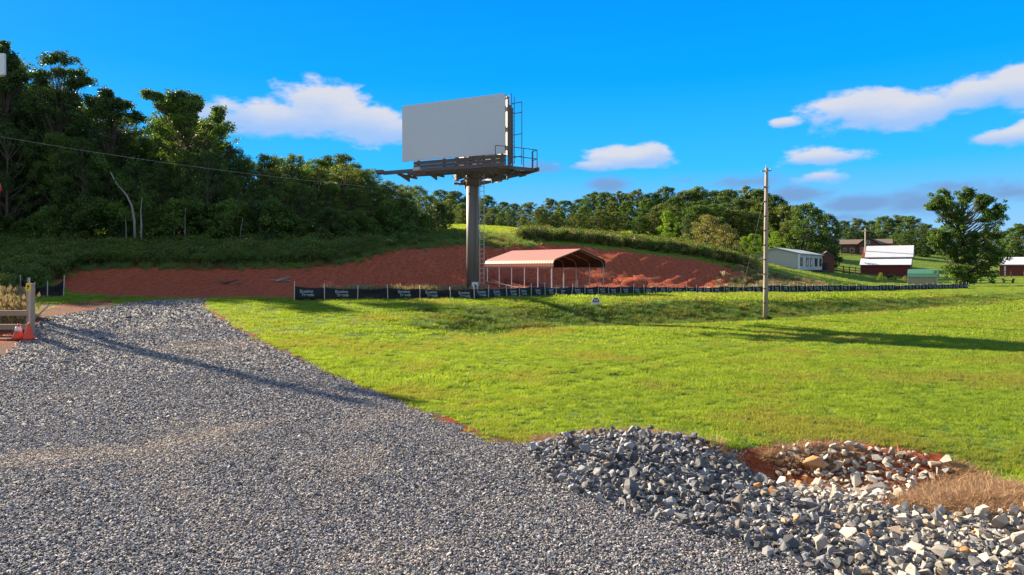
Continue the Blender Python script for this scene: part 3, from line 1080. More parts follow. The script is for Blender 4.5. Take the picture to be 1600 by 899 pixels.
TP = {}
_specs = [
    ('oak', 1, 14, 4.0, .22, M_leafA, dict(nclump=170, nl=13000, clump=.72, leaf=.2)),
    ('oakb', 2, 14, 4.4, .15, M_leafA, dict(nclump=170, nl=13000, clump=.72, leaf=.2)),
    ('ash', 3, 14, 3.4, .2, M_leafB, dict(nclump=160, nl=12500, shape='tall', clump=.70, leaf=.2)),
    ('elm', 4, 14, 4.2, .12, M_leafB, dict(nclump=170, nl=13000, clump=.72, leaf=.2)),
    ('olive', 5, 14, 4.2, .14, M_leafC, dict(nclump=170, nl=13000, clump=.72, leaf=.2)),
    ('tall', 6, 14, 3.0, .2, M_leafC, dict(nclump=140, nl=11000, shape='tall', clump=.66, leaf=.2)),
    ('pine', 7, 14, 3.1, .30, M_leafA, dict(nclump=95, nl=8000, shape='pine', clump=.6, leaf=.2, sparse=1, trunk_r=.13)),
    ('open', 8, 14, 3.5, .28, M_leafA, dict(nclump=80, nl=7600, shape='tall', clump=.72, leaf=.2, sparse=1, trunk_r=.14)),
    ('bright', 9, 8, 2.6, .08, M_leafD, dict(nclump=60, nl=7000, leaf=.2, clump=.75)),
    ('brown', 10, 6, 3.2, .02, M_leafE, dict(nclump=70, nl=8000, leaf=.18, clump=.7, shape='bush')),
    ('shrub', 11, 5, 2.6, .0, M_leafA, dict(nclump=60, nl=7000, leaf=.2, clump=.7, shape='bush')),
    ('shrubb', 12, 5, 2.4, .0, M_leafB, dict(nclump=60, nl=7000, leaf=.2, clump=.7, shape='bush')),
    ('farA', 21, 14, 5.2, .02, M_leafA, dict(nclump=260, nl=13000, leaf=.34, clump=.85)),
    ('farB', 22, 14, 5.4, .02, M_leafC, dict(nclump=260, nl=13000, leaf=.34, clump=.85)),
    ('farC', 23, 14, 4.8, .02, M_leafB, dict(nclump=260, nl=13000, leaf=.34, clump=.85)),
    ('farD', 24, 14, 5.6, .01, M_leafC, dict(nclump=260, nl=13000, leaf=.34, clump=.85)),
]
for (nm, sd_, H, R, base, lm, kw) in _specs:
    TP[nm] = tree_protos(nm, sd_, H, R, base, lm, M_bark, **kw) + (H,)
KINDNAME = {'pine': 'pine_tree', 'shrub': 'shrub', 'shrubb': 'shrub', 'brown': 'shrub'}


def plant_tree(kind, px, y, top_py=None, h=None, label='', group=None, wide=1.0, zoff=-.15, name=None, cat='tree'):
    x, y = at(px, y)
    z = tz(x, y) + zoff
    if h is None:
        h = zat(top_py, y) - z
    tm, cm, H = TP[kind]
    s = h / H
    nm = name or KINDNAME.get(kind, 'tree')
    rz = random.Random(int(px * 7 + y * 13)).random() * 6.28
    o = thing(nm, label, cat, (x, y, z), group)
    w = s * wide
    child('trunk', tm, o, (0, 0, 0), (0, 0, rz), (w, w, s))
    child('crown', cm, o, (0, 0, 0), (0, 0, rz), (w, w, s))
    return o


random.seed(5)
LANDS = [(95, 'the ragged pine'), (170, 'the pointed dark tree'), (212, 'the forked sapling'), (285, 'the airy tree'), (374, 'the slanting thin trunk'), (461, 'the long fence end'),
         (545, 'the bright sunlit crowns'), (625, 'the left catwalk lamp'), (667, 'the farm gate')]


def where(px):
    if px < 0: return 'beyond the left picture edge'
    d, t = min(((abs(px - a), (a, t)) for a, t in LANDS))
    return ('left of ' if px < t[0] else 'right of ') + t[1]


# ---- the shaded wood on the left
sil = [(-200, 60), (-60, 60), (0, 78), (15, 95), (40, 125), (60, 130), (90, 110), (120, 140), (165, 158), (205, 185), (235, 190), (270, 160), (300, 160),
       (335, 180), (355, 215), (390, 240), (430, 232), (470, 236), (530, 238), (560, 252), (600, 275), (640, 284), (675, 292), (688, 305)]
edge = [(-300, 56), (0, 56), (200, 57), (460, 59), (540, 62), (600, 68), (650, 78), (690, 88)]
SX, SY = [a for a, b in sil], [b for a, b in sil]
EX, EY = [a for a, b in edge], [b for a, b in edge]
rows = [(3.0, 38, 46, 'at the wood front'), (8, 34, 18, 'in the second row'),
        (14, 36, 4, 'on the wood skyline'), (22, 46, 12, 'deep in the wood')]
for ri, (dy, step, drop, ph) in enumerate(rows):
    px = -190 + ri * 13
    while px < 684:
        yy = np.interp(px, EX, EY) + dy + random.uniform(-1.5, 1.5)
        tp = np.interp(px, SX, SY)
        base_py = 385
        tall = (base_py - tp)
        tpy = tp + tall * (drop / 150.0) + random.uniform(-4, 12)
        kind = random.choice(['oak', 'oakb', 'ash', 'elm', 'olive'] if ri < 2 else ['oak', 'ash', 'open', 'tall', 'oakb', 'elm'])
        if px > 380 and ri >= 1: kind = random.choice(['ash', 'elm', 'olive', 'oakb'])
        kn = {'oak': 'broad dark', 'oakb': 'spreading dark', 'ash': 'upright green', 'elm': 'round green', 'olive': 'olive green', 'open': 'thin crowned', 'tall': 'narrow tall'}[kind]
        plant_tree(kind, px, yy, tpy, label='%s tree %s %s' % (kn, ph, where(px)), group='trees of the shaded left wood', wide=random.uniform(.75, 1.0) * (1.0 if tall > 150 else 1.25))
        px += step * random.uniform(.8, 1.2) * (1 if px < 420 else .8)
# low growth at the wood's foot
px = -180
while px < 690:
    yy = np.interp(px, EX, EY) + random.uniform(-1.2, .6)
    hh = random.uniform(2.2, 4.8)
    plant_tree(random.choice(['shrub', 'shrubb', 'shrub']), px, yy, h=hh, label='%s leafy shrub at the wood foot %s' % ('tall' if hh > 3.5 else 'low', where(px)), group='shrubs along the foot of the left wood', name='shrub', cat='shrub', wide=random.uniform(.8, 1.3))
    px += random.uniform(18, 36)


def lobed_tree(name, label, px0, y, lobes, mat, nl, leaf, clump, ncl, seed, depth=1.2, tr=.2):
    x, y = at(px0, y)
    z = tz(x, y) - .1
    sc = y / F
    r = random.Random(seed)
    lob = [((a - px0) * sc, r.uniform(-depth, depth), zat(b, y) - z, w * sc * .7, h * sc * .7) for a, b, w, h in lobes]
    H = max(l[2] for l in lob) + .6
    tm, cm = tree_protos(name, seed, H, 3, .1, mat, M_bark, nl=nl, leaf=leaf, nclump=ncl, clump=clump, lobes=lob, sparse=1, trunk_r=tr)
    o = thing(name, label, 'tree', (x, y, z))
    child('trunk', tm, o); child('crown', cm, o)
    return o


lobed_tree('pine_tree', 'tall ragged pine with flat open branches above the left wood', 98, 61.5,
           [(96, 88, 10, 5), (85, 95, 9, 3), (104, 99, 14, 3), (74, 108, 16, 4), (115, 112, 14, 3), (92, 111, 10, 4), (134, 122, 10, 3), (122, 129, 12, 3), (55, 112, 8, 5), (64, 125, 7, 6),
            (100, 125, 8, 4), (100, 140, 14, 6), (66, 140, 18, 6), (112, 152, 14, 8), (85, 150, 20, 8), (60, 160, 22, 10), (105, 166, 22, 10), (92, 178, 26, 12), (78, 198, 30, 14), (110, 196, 28, 14), (95, 222, 32, 16), (98, 250, 32, 18)], M_leafA, 13500, .19, .45, 330, 41, tr=.14)
lobed_tree('pine_tree', 'dark pine at the left picture edge behind the white sign box', 4, 61.5,
           [(2, 70, 5, 5), (10, 82, 8, 4), (20, 90, 6, 4), (29, 96, 6, 8), (32, 112, 8, 6), (14, 104, 12, 6), (-6, 90, 10, 8), (36, 126, 8, 5), (10, 124, 16, 8), (24, 142, 16, 8), (-14, 120, 14, 12), (5, 160, 26, 14), (12, 190, 28, 16), (0, 225, 28, 18)],
           M_leafA, 11500, .19, .45, 280, 42, tr=.16)
lobed_tree('tree', 'airy tree with see-through crown against the large cloud', 285, 61.5,
           [(241, 150, 5, 4), (247, 160, 6, 6), (256, 153, 5, 4), (272, 148, 6, 5), (281, 145, 8, 4), (298, 150, 6, 4), (287, 160, 12, 6), (303, 162, 8, 5), (316, 168, 7, 4), (270, 166, 9, 8), (300, 176, 14, 8),
            (335, 168, 5, 4), (340, 180, 8, 6), (332, 192, 14, 8), (346, 203, 12, 8), (285, 190, 22, 10), (255, 178, 10, 10), (318, 205, 20, 10), (250, 200, 16, 10), (285, 215, 30, 14), (262, 228, 26, 14), (310, 232, 28, 16), (285, 255, 34, 18)], M_leafB, 15500, .20, .5, 380, 43, tr=.17)
lobed_tree('tree', 'pointed dark tree between the ragged pine and the airy tree', 170, 61.5,
           [(170, 145, 4, 4), (166, 152, 9, 4), (185, 158, 8, 4), (155, 160, 10, 5), (178, 165, 16, 6), (195, 164, 6, 3), (160, 176, 16, 8), (190, 182, 18, 8), (172, 192, 20, 10), (215, 182, 8, 6), (170, 212, 28, 14), (190, 230, 28, 16), (155, 235, 26, 16), (172, 260, 32, 18)], M_leafA, 12500, .20, .5, 290, 44, tr=.15)


def bare_trunk(px0, y, pts, r, label):
    x0, y0 = at(px0, y)
    z0 = tz(x0, y0) - .1
    o = thing('sapling', label, 'tree', (x0, y0, z0), 'pale thin trunks in front of the left wood')
    mb = MB()
    pp = [(x0, y0, z0)] + [((a - 800) / F * y, y + .1 * i, zat(b, y)) for i, (a, b) in enumerate(pts)]
    mb.tube(pp, [r * (1 - .65 * i / (len(pp) - 1)) for i in range(len(pp))], 6)
    mb.build('trunk', M_barkpale, o, True)
    # a loose spray of leaves at its top
    rg = np.random.default_rng(int(px0))
    e = Vector(pp[-1]) - Vector((x0, y0, z0))
    V, Fq = leaf_cloud([tuple(e + Vector(rg.normal(size=3) * .8)) for i in range(7)], [.6] * 7, [70] * 7, .17, rg)
    child('crown', mesh_np('sapling_crown', V, Fq, M_leafB), o)
    return o


bare_trunk(212, 54.5, [(210, 345), (205, 322), (196, 305), (178, 285), (168, 268)], .11, 'leaning pale forked sapling in front of the left wood')
bare_trunk(221, 54.5, [(221, 350), (219, 330), (220, 308)], .09, 'straight pale trunk just right of the forked sapling')
bare_trunk(198, 55, [(197, 352), (195, 335)], .06, 'short thin pale trunk just left of the forked sapling')
bare_trunk(289, 55.5, [(289, 360), (288, 345), (288, 325)], .08, 'pale trunk alone mid way along the dark wood')
bare_trunk(272, 55.5, [(272, 364), (272, 352)], .07, 'grey stub of trunk left of the pale lone trunk')
bare_trunk(374, 56.5, [(376, 360), (379, 340)], .06, 'slanting thin trunk near the step of the wood')
bare_trunk(408, 57.5, [(407, 366), (406, 340)], .07, 'thin brownish trunk at the right of the slanting one')

# ---- distant wooded ridge behind the billboard
ridge = [(690, 297, 330), (712, 300, 320), (735, 302, 330), (760, 305, 320), (785, 313, 300), (808, 316, 290), (832, 314, 285), (858, 312, 280), (880, 314, 270),
         (903, 308, 265), (925, 303, 260), (948, 299, 255), (972, 300, 250), (998, 297, 245), (1022, 299, 240), (1046, 290, 240), (1070, 296, 235), (1094, 292, 235),
         (1118, 297, 230), (1142, 293, 225), (1166, 292, 225), (1188, 298, 220), (1208, 302, 215), (1222, 322, 215)]
for i, (px, tp, yy) in enumerate(ridge):
    for k in range(2):
        kind = random.choice(['farA', 'farB', 'farC', 'farD'])
        place = 'beyond the field behind the billboard pole' if px < 850 else ('above the brush covered ridge' if px < 1040 else 'on the dark skyline left of the utility pole')
        plant_tree(kind, px + k * 12 + random.uniform(-5, 5), yy - k * 45, tp + k * 17 + random.uniform(-3, 4),
                   label='%s tree %s' % ('round crowned skyline' if k == 0 else 'lower front row', place), group='trees of the distant ridge', wide=random.uniform(1.0, 1.35) * (1 if px < 850 else .9))
for i in range(17):
    px = 694 + i * 30 + random.uniform(-6, 6)
    if px > 1180: break
    yy = 215 if px < 840 else 150
    plant_tree(random.choice(['farB', 'farC', 'farD']), px, yy, 331 + random.uniform(-5, 8) if px < 1000 else 322 + random.uniform(-5, 10),
               label='low rounded tree at the foot of the distant ridge wood', group='trees of the distant ridge', wide=1.35)
plant_tree('bright', 1044, 100, 330, label='small bright yellow green tree in front of the ridge wood', wide=.8)
plant_tree('farA', 1075, 110, 334, label='dark round tree just right of the bright green one', wide=.7)
plant_tree('brown', 1103, 92, 337, label='brownish green rounded bush right of the bright tree', name='shrub', cat='shrub', wide=1.15)
plant_tree('brown', 1135, 98, 352, label='sloping olive bush beside the brownish one', name='shrub', cat='shrub', wide=1.0)
for (px, tp, yy, lb) in [(1163, 370, 100, 'bright green sapling left of the utility pole'), (1178, 366, 102, 'taller bright sapling directly left of the utility pole'), (1212, 362, 128, 'bright bushy tree just right of the utility pole behind the grey house')]:
    plant_tree('bright', px, yy, tp, label=lb, wide=1.0)
plant_tree('farA', 1178, 160, 330, label='dark tree behind the bright saplings by the pole', wide=.9)
# ---- right hand trees
for (px, tp, yy, kd, wd, lb) in [
        (1262, 318, 150, 'farC', 1.0, 'large sunlit tree rising behind the grey house'), (1232, 345, 165, 'farB', .9, 'smaller tree at the left shoulder of the large sunlit one'),
        (1290, 335, 170, 'farA', .8, 'dark tree at the right shoulder of the large sunlit one'),
        (1318, 345, 300, 'farA', 1.0, 'tree behind the small roof left of the brick house'), (1338, 341, 310, 'farB', 1.0, 'far tree above the left wing of the brick house'),
        (1360, 345, 320, 'farA', 1.0, 'far tree behind the brick house gable'), (1383, 338, 300, 'farC', 1.1, 'sunlit tree above the left end of the barn roof'),
        (1404, 336, 300, 'farB', 1.1, 'tall round tree above the middle of the barn roof'), (1425, 338, 290, 'farC', 1.1, 'round tree above the right end of the barn roof'),
        (1445, 350, 280, 'farA', 1.1, 'dark tree between the barn and the big leafy tree'), (1462, 358, 275, 'farA', 1.2, 'dark spreading tree hidden behind the big leafy tree'),
        (1398, 365, 262, 'farC', 1.3, 'low sunlit tree just behind the barn ridge'), (1440, 372, 250, 'farA', 1.4, 'low dark tree right of the barn on the field edge'),
        (1418, 360, 255, 'farA', 1.2, 'dark tree directly behind the right end of the barn'),
        (1330, 356, 290, 'farA', 1.2, 'dark tree close behind the brown roof wing'), (1352, 360, 290, 'farA', 1.2, 'dark tree close behind the brick gable'), (1375, 362, 285, 'farA', 1.2, 'dark tree right of the brick gable'),
        (1540, 360, 330, 'farA', 1.2, 'far dark tree seen beneath the big tree crowns'), (1515, 365, 320, 'farA', 1.3, 'far tree masked by the big leafy tree'), (1490, 362, 330, 'farA', 1.3, 'far dark tree behind the trunk of the big leafy tree'),
        (1565, 362, 300, 'farC', 1.2, 'tree just left of the red shed roof on the far right'), (1590, 350, 260, 'farC', 1.1, 'round tree above the far right red building'),
        (1612, 346, 260, 'farB', 1.1, 'olive tree leaning in at the right picture edge'), (1650, 350, 270, 'farA', 1.2, 'tree beyond the right picture edge'), (1700, 350, 280, 'farC', 1.2, 'second tree beyond the right picture edge')]:
    plant_tree(kd, px, yy, tp, label=lb, wide=wd)


def big_tree():
    y = 112
    x, y = at(1500, y)
    z = tz(x, y) - .1
    s = y / F
    pts = [(1462, 318, 17, 10), (1480, 305, 14, 8), (1497, 308, 11, 12), (1478, 330, 22, 14), (1490, 345, 15, 16), (1538, 318, 9, 12), (1545, 312, 13, 9), (1556, 328, 11, 10),
           (1542, 340, 18, 14), (1555, 365, 15, 15), (1475, 362, 19, 14), (1515, 372, 22, 16), (1485, 385, 17, 12), (1465, 378, 12, 10), (1530, 395, 24, 14), (1500, 402, 28, 14),
           (1480, 420, 20, 12), (1505, 432, 28, 9), (1535, 420, 22, 12), (1548, 398, 18, 10), (1510, 395, 20, 16), (1452, 322, 8, 4)]
    lob = [((a - 1500) * s, random.uniform(-2.2, 2.2), (448 - b) * s, w * s * .55, h * s * .6) for a, b, w, h in pts]
    tm, cm = tree_protos('spreading', 77, 16.5, 5, .1, M_leafB, M_bark, nl=52000, leaf=.25, nclump=700, clump=.62, lobes=lob, sparse=0, trunk_r=.32)
    o = thing('tree', 'big leafy tree with two tall crowns beside the green roofed shed', 'tree', (x, y, z))
    child('trunk', tm, o); child('crown', cm, o)


big_tree()


# ---- brush and weeds (uncountable cover)
def build_brush():
    def bush(name, seed, mat, R=.8, leaf=.11, n=900):
        r = np.random.default_rng(seed)
        cen = [(r.normal() * R * .4, r.normal() * R * .4, R * (.15 + .9 * r.random())) for _ in range(11)]
        V, Fq = leaf_cloud(cen, [R * .45] * 11, [n // 11] * 11, leaf, r, flat=.9)
        return mesh_np(name, V, Fq, mat)
    protos = [bush('bush_olive', 301, M_leafE), bush('bush_green', 302, M_leafC), bush('bush_dark', 303, M_leafB),
              blades('weed_tall', 304, 60, .35, 1.0, .03, M_wgrass, .45, hvar=.6), blades('weed_tall_b', 305, 60, .4, .8, .035, M_wgrass, .5, hvar=.6),
              blades('weed_dry', 306, 50, .3, 1.0, .022, M_dry, .35, hvar=.6, head=True)]
    P_, R_, S_, I_ = [], [], [], []

    def add(x, y, sc, picks, sink=.05, var=.3):
        p, r, s = place_np(x, y, sc, var, sink)
        P_.append(p); R_.append(r); S_.append(s); I_.append(rng.choice(picks, len(x)))
    # bank under the left wood
    n = 9000
    px = rng.uniform(-150, 745, n)
    lo = np.interp(px, [-150, 0, 90] + [a for a, b in CREST], [33, 33.5, 42] + [b for a, b in CREST]) + .1
    hi = np.interp(px, EX + [745], EY + [95]) + 1.5
    y = lo + (hi - lo) * rng.random(n) ** 1.25
    x = (px - 800) / F * y
    k = (~is_clay(x, y) | (rng.random(n) < .02)) & ~((px > 15) & (px < 115) & (y < 37))
    add(x[k], y[k], np.interp(px[k], [0, 450, 620, 745], [.85, .7, .5, .4]), [3, 4, 3, 4, 2, 1], var=.45)
    px = rng.uniform(-150, 640, 230)
    lo = np.interp(px, [-150, 0, 90] + [a for a, b in CREST], [33, 33.5, 42] + [b for a, b in CREST]) + 1
    hi = np.interp(px, EX + [745], EY + [95])
    y = lo + (hi - lo) * rng.random(230)
    k = ~((px > 15) & (px < 115) & (y < 38))
    add(((px - 800) / F * y)[k], y[k], .95, [1, 2, 3, 2], var=.5)
    # ragged rim of the cut
    px = rng.uniform(90, 830, 1200)
    y = np.interp(px, [a for a, b in CREST], [b for a, b in CREST]) + rng.normal(0, .7, 1200)
    add((px - 800) / F * y, y, .45, [3, 4], var=.4)
    # brush on the crest, right of the field
    n = 2600
    px = np.concatenate([rng.uniform(818, 1150, n), rng.uniform(1000, 1175, 900)])
    y = np.interp(px, [a for a, b in CREST], [b for a, b in CREST]) + 4.2 + rng.random(len(px)) ** 1.2 * 12
    add((px - 800) / F * y, y, 1.0 , [0, 0, 1, 1, 2, 3, 5, 5], var=.4)
    # weedy foot of the cut on the right
    px = rng.uniform(1120, 1290, 1700)
    t = rng.random(1700)
    f = np.interp(px, [a for a, b in FENCE], [b for a, b in FENCE]); c = np.interp(px, [a for a, b in CREST], [b for a, b in CREST])
    y = f + .6 + (c - f) * t
    k = rng.random(1700) < (px - 1110) / 120
    add(((px - 800) / F * y)[k], y[k], .55, [3, 4, 5, 3, 5], var=.4)
    # thin dry stalks behind the silt fence
    px = np.concatenate([rng.uniform(500, 760, 260), rng.uniform(760, 960, 130), rng.uniform(960, 1180, 120)])
    y = np.interp(px, [a for a, b in FENCE], [b for a, b in FENCE]) + .35 + rng.random(len(px)) * 2.2
    add((px - 800) / F * y, y, np.where(px < 760, .55, .42), [5, 5, 3], var=.45)
    # field rough grass behind the crest
    px = rng.uniform(660, 850, 900)
    y = np.interp(px, [a for a, b in CREST], [b for a, b in CREST]) + rng.random(900) * 16
    add((px - 800) / F * y, y, .5, [3, 4], var=.4)
    # pale weeds by the rail fence
    px = rng.uniform(-160, 42, 420); y = rng.uniform(22.5, 28, 420)
    k = (px < 32) | (y > 25.5)
    add(((px - 800) / F * y)[k], y[k], .8, [5, 5, 3, 5], var=.6)
    px = rng.uniform(-160, 20, 150); y = rng.uniform(28, 33, 150)
    add((px - 800) / F * y, y, .4, [5, 3, 4], var=.35)
    # bank face tufts
    n = 7000
    px = rng.uniform(640, 1560, n)
    f = np.interp(px, [a for a, b in FENCE], [b for a, b in FENCE])
    toe = np.interp(px, [650, 740, 870, 1000, 1200, 1400, 1600], [25, 25.5, 28.5, 32, 37, 44, 55])
    y = toe + (toe * .2) * rng.random(n)
    k = fbm((px - 800) / F * y * 1.2, y * 1.2, 91, 3) > -.12
    add(((px - 800) / F * y)[k], y[k], .24, [3, 4], var=.45)
    # small dark weeds in the lawn
    n = 130
    px = np.concatenate([rng.normal(1010, 90, n), rng.uniform(500, 1600, 120)]); y = np.concatenate([rng.normal(15.5, 1.2, n), rng.uniform(11, 25, 120)])
    x = (px - 800) / F * y
    k = lawn_mask(x, y)
    add(x[k], y[k], .07, [2, 1, 4], var=.5)
    # ivy at the foot of the utility pole
    ux, uy = at(1196, 34.6)
    x = ux + rng.normal(0, .14, 26); y = uy + rng.normal(0, .12, 26)
    add(x, y, .16, [1, 2], sink=-.02, var=.5)
    scatter('brush', np.concatenate(P_), np.concatenate(R_), np.concatenate(S_), np.concatenate(I_), protos,
            'wild weeds brush and tall grass covering the banks and ridge', 'brush')


build_brush()


# ---- straw around the outfall pocket
def build_straw():
    protos = [blades('straw_tuft', 400 + i, 34, .10, .05, .006, M_straw, 2.6, hvar=.7) for i in range(3)]
    polyA = [P(a, b) for a, b in [(1395, 790), (1430, 765), (1480, 750), (1490, 722), (1535, 742), (1600, 766), (1700, 795), (1640, 806), (1540, 803), (1450, 800)]]
    polyB = [P(a, b) for a, b in [(1180, 716), (1222, 696), (1340, 694), (1350, 712), (1290, 735), (1230, 730)]]
    x = rng.uniform(.2, 9, 60000); y = rng.uniform(6.5, 11, 60000)
    dl = polydist(x, y, lawn_edge)
    k = inpoly(x, y, polyA) | (inpoly(x, y, polyB) & (rng.random(60000) < .5)) | ((dl < .22) & (x > .3) & (x < 3) & (y > 8) & (rng.random(60000) < .2)) \
        | (inpoly(x, y, pocket_poly) & (rng.random(60000) < .05))
    x, y = x[k], y[k]
    p, r, s = place_np(x, y, 1.0, .3, .0)
    r[:, :2] *= 3
    scatter('straw', p, r, s, rng.integers(0, 3, len(x)), protos, 'dry brown straw and dead grass around the stone filled hollow', 'straw')


build_straw()


# ---- riprap stones
def build_riprap():
    dark = [rock_mesh('riprap_dark', 500 + i, M_rockdark, 12, (1, random.Random(i).uniform(.6, .9), random.Random(i + 5).uniform(.45, .75))) for i in range(9)]
    pale = [rock_mesh('riprap_pale', 520 + i, M_rockpale, 12, (1, random.Random(i).uniform(.6, .9), random.Random(i + 5).uniform(.4, .65))) for i in range(7)]
    tan = [rock_mesh('riprap_tan', 540 + i, M_rocktan, 16, (1, .8, .6)) for i in range(2)]
    protos = dark + pale + tan
    n = 60000
    x = rng.uniform(0, 12, n); y = rng.uniform(3.8, 10.6, n)
    rp = inpoly(x, y, riprap_poly); pk = inpoly(x, y, pale_poly)
    # dart throwing on a hash grid so that stones touch but do not pile into one another
    order = np.nonzero(rp | pk)[0]
    cell = {}
    keep = []
    for i in order:
        px = x[i] / y[i] * F + 800
        palef = max(0, min(1, (px - 1180) / 250)) * .8
        s = .118 * math.exp(rng.normal(0, .33)) * (1.15 if pk[i] else 1)
        if rng.random() < .04: s *= 1.7
        s = min(s, .26)
        c = (int(x[i] / .25), int(y[i] / .25))
        ok = True
        for a in (-1, 0, 1):
            for b in (-1, 0, 1):
                for (xx, yy, ss) in cell.get((c[0] + a, c[1] + b), ()):
                    if (xx - x[i]) ** 2 + (yy - y[i]) ** 2 < ((ss + s) * .29) ** 2:
                        ok = False; break
                if not ok: break
            if not ok: break
        if not ok: continue
        if pk[i] and px < 1270 and rng.random() < .4: continue
        cell.setdefault(c, []).append((x[i], y[i], s))
        isp = pk[i] or rng.random() < palef
        keep.append((x[i], y[i], s, isp))
    K = np.array(keep)
    nk = len(K)
    z = TZ(K[:, 0], K[:, 1]) + K[:, 2] * .16 + rng.random(nk) ** 2 * .09
    rot = np.stack([rng.normal(0, .5, nk), rng.normal(0, .5, nk), rng.random(nk) * 6.28], -1)
    idx = np.where(K[:, 3] > .5, 9 + rng.integers(0, 7, nk), rng.integers(0, 9, nk))
    tanm = (rng.random(nk) < .02) & (K[:, 0] > 2.2)
    idx = np.where(tanm, 16 + rng.integers(0, 2, nk), idx)
    px = K[:, 0] / K[:, 1] * F + 800
    py = HOR + (CAMZ - z) / K[:, 1] * F
    size = K[:, 2] / K[:, 1] * ((px > 5) & (px < 1595) & (py < 895))
    big = np.argsort(-size)[:290]
    isbig = np.zeros(nk, bool); isbig[big] = True
    for i in big:
        o = bpy.data.objects.new('riprap_stone', protos[idx[i]])
        o.location = (K[i, 0], K[i, 1], z[i]); o.rotation_euler = rot[i]; o.scale = (K[i, 2],) * 3
        COL.objects.link(o)
        col = 'dark grey' if idx[i] < 9 else ('pale grey' if idx[i] < 16 else 'orange brown')
        if inpoly(np.array([K[i, 0]]), np.array([K[i, 1]]), pale_poly)[0]:
            where = 'lying in the hollow below the lawn'
        elif px[i] < 1120:
            where = 'in the dark stone heap beside the drive'
        elif px[i] < 1360:
            where = 'between the gravel and the stone filled hollow'
        else:
            where = 'in the bottom right corner of the stone bed'
        szw = 'large' if K[i, 2] > .22 else ('medium' if K[i, 2] > .16 else 'small')
        tag(o, '%s angular %s riprap stone %s' % (szw, col, where), 'stone', 'loose riprap stones')
    r = ~isbig
    scatter('riprap_bed', np.stack([K[:, 0], K[:, 1], z], -1)[r], rot[r], K[r, 2], idx[r], protos, 'smaller broken grey stones filling the riprap bed', 'stones')
    # the large orange boulder in the hollow
    for (a, b, s, lb) in [((1272), 735, .42, 'orange clay crusted boulder at the left of the hollow'), (1255, 768, .3, 'flat orange stone below the orange boulder'), (1365, 778, .5, 'long tan slab stone on the near rim of the hollow')]:
        xx, yy = P(a, b)
        me = rock_mesh('boulder', a, M_rocktan if a < 1300 else M_rockpale, 22, (1, .8, .62) if a < 1300 else (1, .4, .3))
        o = bpy.data.objects.new('boulder', me)
        o.location = (xx, yy, tz(xx, yy) + s * .18); o.scale = (s,) * 3; o.rotation_euler = (.1, .15, .4)
        COL.objects.link(o)
        tag(o, lb, 'boulder')


build_riprap()

